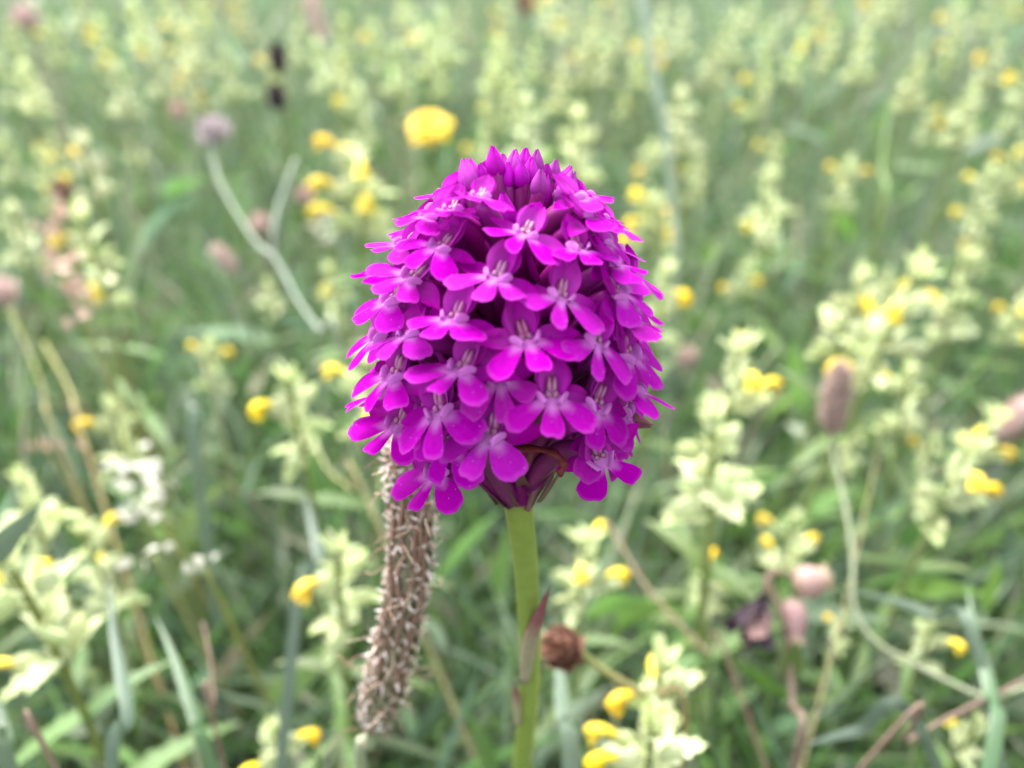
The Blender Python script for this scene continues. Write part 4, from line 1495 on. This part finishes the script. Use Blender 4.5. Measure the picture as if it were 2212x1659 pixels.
# campion with two pink calyces and one withered dark flower
f = np.array([P(1716, 1650, .20)[0], P(1716, 1650, .20)[1], 0])
o = thing('bladder_campion', 'campion with two pink bladder buds and a shrivelled dark flower at lower right', 'wildflower', f)
jn = P(1703, 1420, .205)
stalk(o, [f, P(1716, 1655, .195), P(1712, 1520, .200), jn, P(1700, 1395, .206)], .0010, .0007, 'brown_stem')
stalk(o, [jn, P(1690, 1330, .203), P(1660, 1262, .205), P(1672, 1236, .207), P(1700, 1240, .208), P(1722, 1250, .209)], .0007, .0005, 'brown_stem', 'branch')
stalk(o, [P(1672, 1236, .207), P(1655, 1245, .206), P(1652, 1280, .205)], .0006, .0006, 'brown_stem', 'branch')
stalk(o, [jn, P(1728, 1360, .207), P(1722, 1310, .207)], .0007, .0006, 'brown_stem', 'branch')


def calyx_bladder(c, d, L, R_, seed):
    rs = random.Random(seed)
    fo = np.array(o.location)
    d = unit(d); a = unit(np.cross(d, FWD)); b = np.cross(d, a)
    m = MB()
    rows, tt = [], []
    for i in range(11):
        x = i / 10
        r = R_ * (math.sin(PI * (0.06 + .84 * x) ** .75) ** .7 * (1 - .1 * x) if x < .9 else .62 + (x - .9) * 1.8)
        row, tr = [], []
        for k in range(21):
            an = 2 * PI * k / 20
            rib = 1 + .035 * math.cos(10 * an)
            z = x + (0.06 * math.cos(5 * an) if i == 10 else 0)
            row.append(c - fo + d * L * (z - .5) + (math.cos(an) * a + math.sin(an) * b) * r * rib)
            tr.append(min(1, .25 + .25 * math.cos(10 * an) * 1 + .6 * smooth(.7, 1, x) + .35 * smooth(.25, 0, x)) if True else 0)
        rows.append(row); tt.append(tr)
    m.grid(rows, tt)
    return link('calyx', m.mesh('calyx', M['purple_bud']), o)


calyx_bladder(P(1752, 1255, .2085), RIGHT * .95 + UP * .25 - FWD * .1, .0092, .0043, 1)
calyx_bladder(P(1715, 1342, .2065), -UP * 1 - FWD * .3 - RIGHT * .05, .0108, .0034, 2)
fo = np.array(o.location)
rs = random.Random(2)
c0 = P(1652, 1285, .205)
wm = []
for i in range(11):
    d = unit(-UP * 1.0 - RIGHT * rs.uniform(-.25, .85) * 1.0 - FWD * rs.uniform(-.5, .5))
    m = MB()
    m.leaf((0, 0, 0), (0, 1, 0), (0, 0, 1), .0145 * rs.uniform(.75, 1.05), .0048 * rs.uniform(.8, 1.2), lambda x: (.25 + .75 * math.sin(PI * min(1, x) ** 1.1 * .8)) , 8, .5, rs.uniform(-.7, .7), lambda x, u=(1 if i % 4 == 1 else 0): u * smooth(.1, .6, x), .06, rs.uniform(-1.2, 1.2))
    Z = unit(np.cross(d, (rs.uniform(-1, 1), rs.uniform(-1, 1), .3))); X = np.cross(d, Z)
    link('withered_petal', m.mesh('withered_petal', M['withered']), o, mat4(c0 - fo, X, d, Z))
lm = MB()
lm.leaf(P(1700, 1480, .205) - fo, unit(P(1712, 1400, .203) - P(1700, 1480, .205)), -FWD, .014, .006, None, 8, .3, .2, .4)
link('leaf', lm.mesh('leaf', M['rattle_leaf']), o)

# tall grass stem at the top, right of the orchid
f = foot_of(P(1456, 640, .40), .004, .02)
o = thing('tall_grass', 'tall pale grey grass stem rising past the top frame edge right of the orchid', 'grass')
o.location = f
stalk(o, [f, P(1457, 640, .385), P(1452, 450, .37), P(1435, 270, .36), P(1408, 140, .355), P(1388, -10, .35), P(1382, -120, .35)], .0014, .0022, 'pale_stem', n=40)
f = foot_of(P(1902, 520, .36), .004, .02)
o = thing('tall_grass', 'thin yellow green grass stem at upper right, left of the leaning pale rattle neighbours', 'grass')
o.location = f
stalk(o, [f, P(1895, 520, .37), P(1905, 360, .38), P(1925, 215, .39)], .0013, .0012, 'green_stem')
o['label'] = 'thin upright yellow green grass stem left of the lone upper right rattle'

# brown stems lying through the grass
for (pts, r, lb) in (
        ([(1310, 1125, .25), (1352, 1195, .235), (1392, 1262, .225), (1455, 1335, .218), (1530, 1412, .212), (1600, 1500, .206)], .0011, 'reddish brown bare stem slanting down from below the orchid head'),
        ([(2240, 1455, .185), (2130, 1510, .182), (2040, 1555, .180), (1958, 1602, .178), (1900, 1612, .176)], .0012, 'purplish brown stem slanting in from the right frame edge near the bottom'),
        ([(1905, 880, .27), (1892, 1000, .26), (1865, 1120, .25), (1840, 1240, .24), (1800, 1400, .23)], .0007, 'pale pinkish stem standing right behind the bent plantain stalk'),
        ([(20, 668, .30), (55, 745, .295), (90, 830, .29), (105, 905, .285), (140, 990, .28)], .0012, 'pale stalk leaning down from the left frame edge'),
        ([(95, 740, .30), (145, 830, .29), (172, 910, .28), (198, 1005, .27)], .0014, 'yellowish straw leaning between the pale stalk and the white chaff'),
        ([(655, 880, .30), (700, 1000, .27), (760, 1060, .25), (815, 1130, .24)], .0011, 'greenish straw slanting below the bright cream rattle left of the orchid'),
        ([(438, 1345, .19), (455, 1430, .185), (463, 1530, .18), (470, 1600, .178)], .0010, 'greenish brown stem upright in the grass at lower left'),
        ([(60, 1560, .17), (95, 1610, .167), (130, 1680, .164)], .0012, 'brown stem in the bottom left corner')):
    q = [P(*a) for a in pts]
    e = q[-1]
    dv = e - q[-2]
    k = min(9.0, e[2] / max(.001, -dv[2]))
    f = e + dv * k
    f[2] = 0.0
    o = thing('plant_stem', lb, 'stem', f)
    stalk(o, [f] + q[::-1], r * .48, r * .40, 'brown_stem' if 'brown' in lb else 'tan_stem', n=40)

# white chaff tufts and blush dock
fr_ = random.Random(12)


def flake_tuft(px, py, d, n, sx, sy, label, mat, name, cat, size=.005):
    c = P(px, py, d)
    f = foot_of(c, .01, .02)
    o = thing(name, label, cat, f)
    stalk(o, [f, (f + c) / 2, c - UP * sy * .6], .0010, .0006, 'tan_stem')
    fl = []
    for i in range(3):
        m = MB()
        m.leaf((0, 0, 0), (0, 1, 0), (0, 0, 1), size, size * .62, lambda x: math.sin(PI * (0.1 + .9 * x) ** .7) + .02, 5, .3, -.4 - .3 * i, lambda x: .6 - .6 * x)
        fl.append(m.mesh('petal', M[mat]))
    for i in range(n):
        pos = c + RIGHT * fr_.gauss(0, sx) + UP * fr_.gauss(0, sy) + FWD * fr_.gauss(0, sx)
        Y = unit((fr_.uniform(-1, 1), fr_.uniform(-1, .4), fr_.uniform(-.3, 1)))
        Z = unit(np.cross(Y, (fr_.uniform(-1, 1), .5, fr_.uniform(-1, 1)))); X = np.cross(Y, Z)
        link('petal', fl[i % 3], o, mat4(pos - f, X, Y, Z, fr_.uniform(.7, 1.2)))


flake_tuft(300, 1005, .26, 14, .0045, .0030, 'white chaffy flower tuft in the left meadow, topmost of three', 'white', 'bedstraw', 'wildflower')
flake_tuft(310, 1105, .245, 12, .0042, .0018, 'white chaffy flower tuft in the left meadow, lowest of three', 'white', 'bedstraw', 'wildflower')
flake_tuft(318, 1055, .25, 7, .0040, .0015, 'thin white chaffy tuft in the left meadow, between two fuller ones', 'white', 'bedstraw', 'wildflower')
flake_tuft(332, 1195, .225, 5, .0030, .0014, 'bluish white petal tuft below the chaffy tufts', 'white', 'bedstraw', 'wildflower')
flake_tuft(443, 1222, .21, 6, .0018, .0015, 'small bright white flower in the lower left grass', 'white', 'daisy', 'wildflower', .0045)
flake_tuft(125, 475, .27, 12, .0018, .0030, 'blush white dock spray at left, upper cluster', 'blush', 'dock', 'wildflower')
flake_tuft(120, 545, .265, 16, .0026, .0034, 'blush white dock spray at left, middle cluster touching a yellow flower', 'blush', 'dock', 'wildflower')
flake_tuft(170, 640, .26, 18, .0020, .0052, 'blush white dock spray at left, lowest cluster', 'blush', 'dock', 'wildflower')
flake_tuft(100, 962, .27, 7, .0035, .0012, 'fallen blush petals near the left frame edge', 'blush', 'dock', 'wildflower')
flake_tuft(708, 505, .36, 6, .0035, .0022, 'small white flower under the stacked yellow flowers', 'white', 'daisy', 'wildflower')
flake_tuft(48, 12, .86, 10, .012, .007, 'white petals in the very top left corner', 'white', 'daisy', 'wildflower', .012)


# single leaves and blades one can pick out
def big_leaf(pts, w, label, tint, name='grass_shoot', cat='grass', mat='blade_a'):
    q = [P(*a) for a in pts]
    e = q[0]
    dv = e - q[1]
    f = e + dv * min(8.0, e[2] / max(.001, -dv[2]))
    f[2] = 0.0
    cpts = [f, f * .5 + e * .5] + q
    s = spline(cpts, 40)
    m = MB()
    rows, tt = [], []
    n = len(s)
    for i, p in enumerate(s):
        x = i / (n - 1)
        tn = unit(s[min(i + 1, n - 1)] - s[max(i - 1, 0)])
        side = unit(np.cross(tn, unit(p - CAM)) + np.array([0, .25, .2]) * math.sin(3 * x))
        nr_ = np.cross(side, tn)
        ww = w * .28 * min(1, (1 - x) * 3 + .02) ** .8 * min(1, .5 + 2 * x)
        rows.append([p - f - side * ww + nr_ * ww * .25, p - f, p - f + side * ww + nr_ * ww * .25])
        tt.append([tint, tint + .15, tint])
    m.grid(rows, tt)
    o = link(name, m.mesh(name, M[mat]))
    o.location = tuple(f)
    return tag(o, label, cat)


M['blade_a'] = two_tone('blade_a', (0.065, 0.125, 0.038), (0.095, 0.14, 0.095), rough=.42, trans=.3, spec=.45, nscale=150, namp=.2, val=.15)
big_leaf([(240, 1690, .165), (275, 1560, .170), (265, 1470, .176), (245, 1360, .185), (235, 1240, .195)], .0052, 'broad blue green blade upright at lower left', .8)
big_leaf([(465, 1680, .170), (425, 1560, .176), (380, 1430, .186), (335, 1330, .195)], .0052, 'broad fresh green blade leaning left at lower left', .1)
big_leaf([(30, 1690, .160), (15, 1590, .165), (-10, 1490, .172)], .006, 'broad green blade in the bottom left corner', .5)
big_leaf([(-90, 1290, .150), (-10, 1195, .152), (40, 1140, .154), (88, 1090, .156)], .0085, 'dark blue green blade tip poking in from the left frame edge', .6)
big_leaf([(640, 1320, .20), (690, 1230, .215), (672, 1120, .23), (655, 1060, .24)], .0055, 'arched grey blade left of the dried plantain spike', 1.0)
big_leaf([(1235, 1680, .165), (1220, 1560, .175), (1210, 1450, .19), (1195, 1330, .21)], .007, 'wide blue green blade right behind the lower orchid stem', .9)
big_leaf([(2130, 1690, .165), (2140, 1500, .18), (2110, 1380, .19), (2090, 1270, .20)], .0055, 'stiff green blade upright near the bottom right corner', .4)
big_leaf([(1980, 1560, .175), (1850, 1580, .18), (1740, 1610, .18)], .0055, 'grey green blade lying across the lower right', 1.0)
big_leaf([(2120, 1430, .185), (2010, 1330, .20), (1900, 1290, .21), (1800, 1270, .22)], .0042, 'narrow grey blade sloping across behind the bent plantain stalk', 1.0)
big_leaf([(420, 960, .27), (425, 900, .275), (405, 865, .28)], .0075, 'short grey leaf standing in the grass left of the bright cream rattle', 1.0)
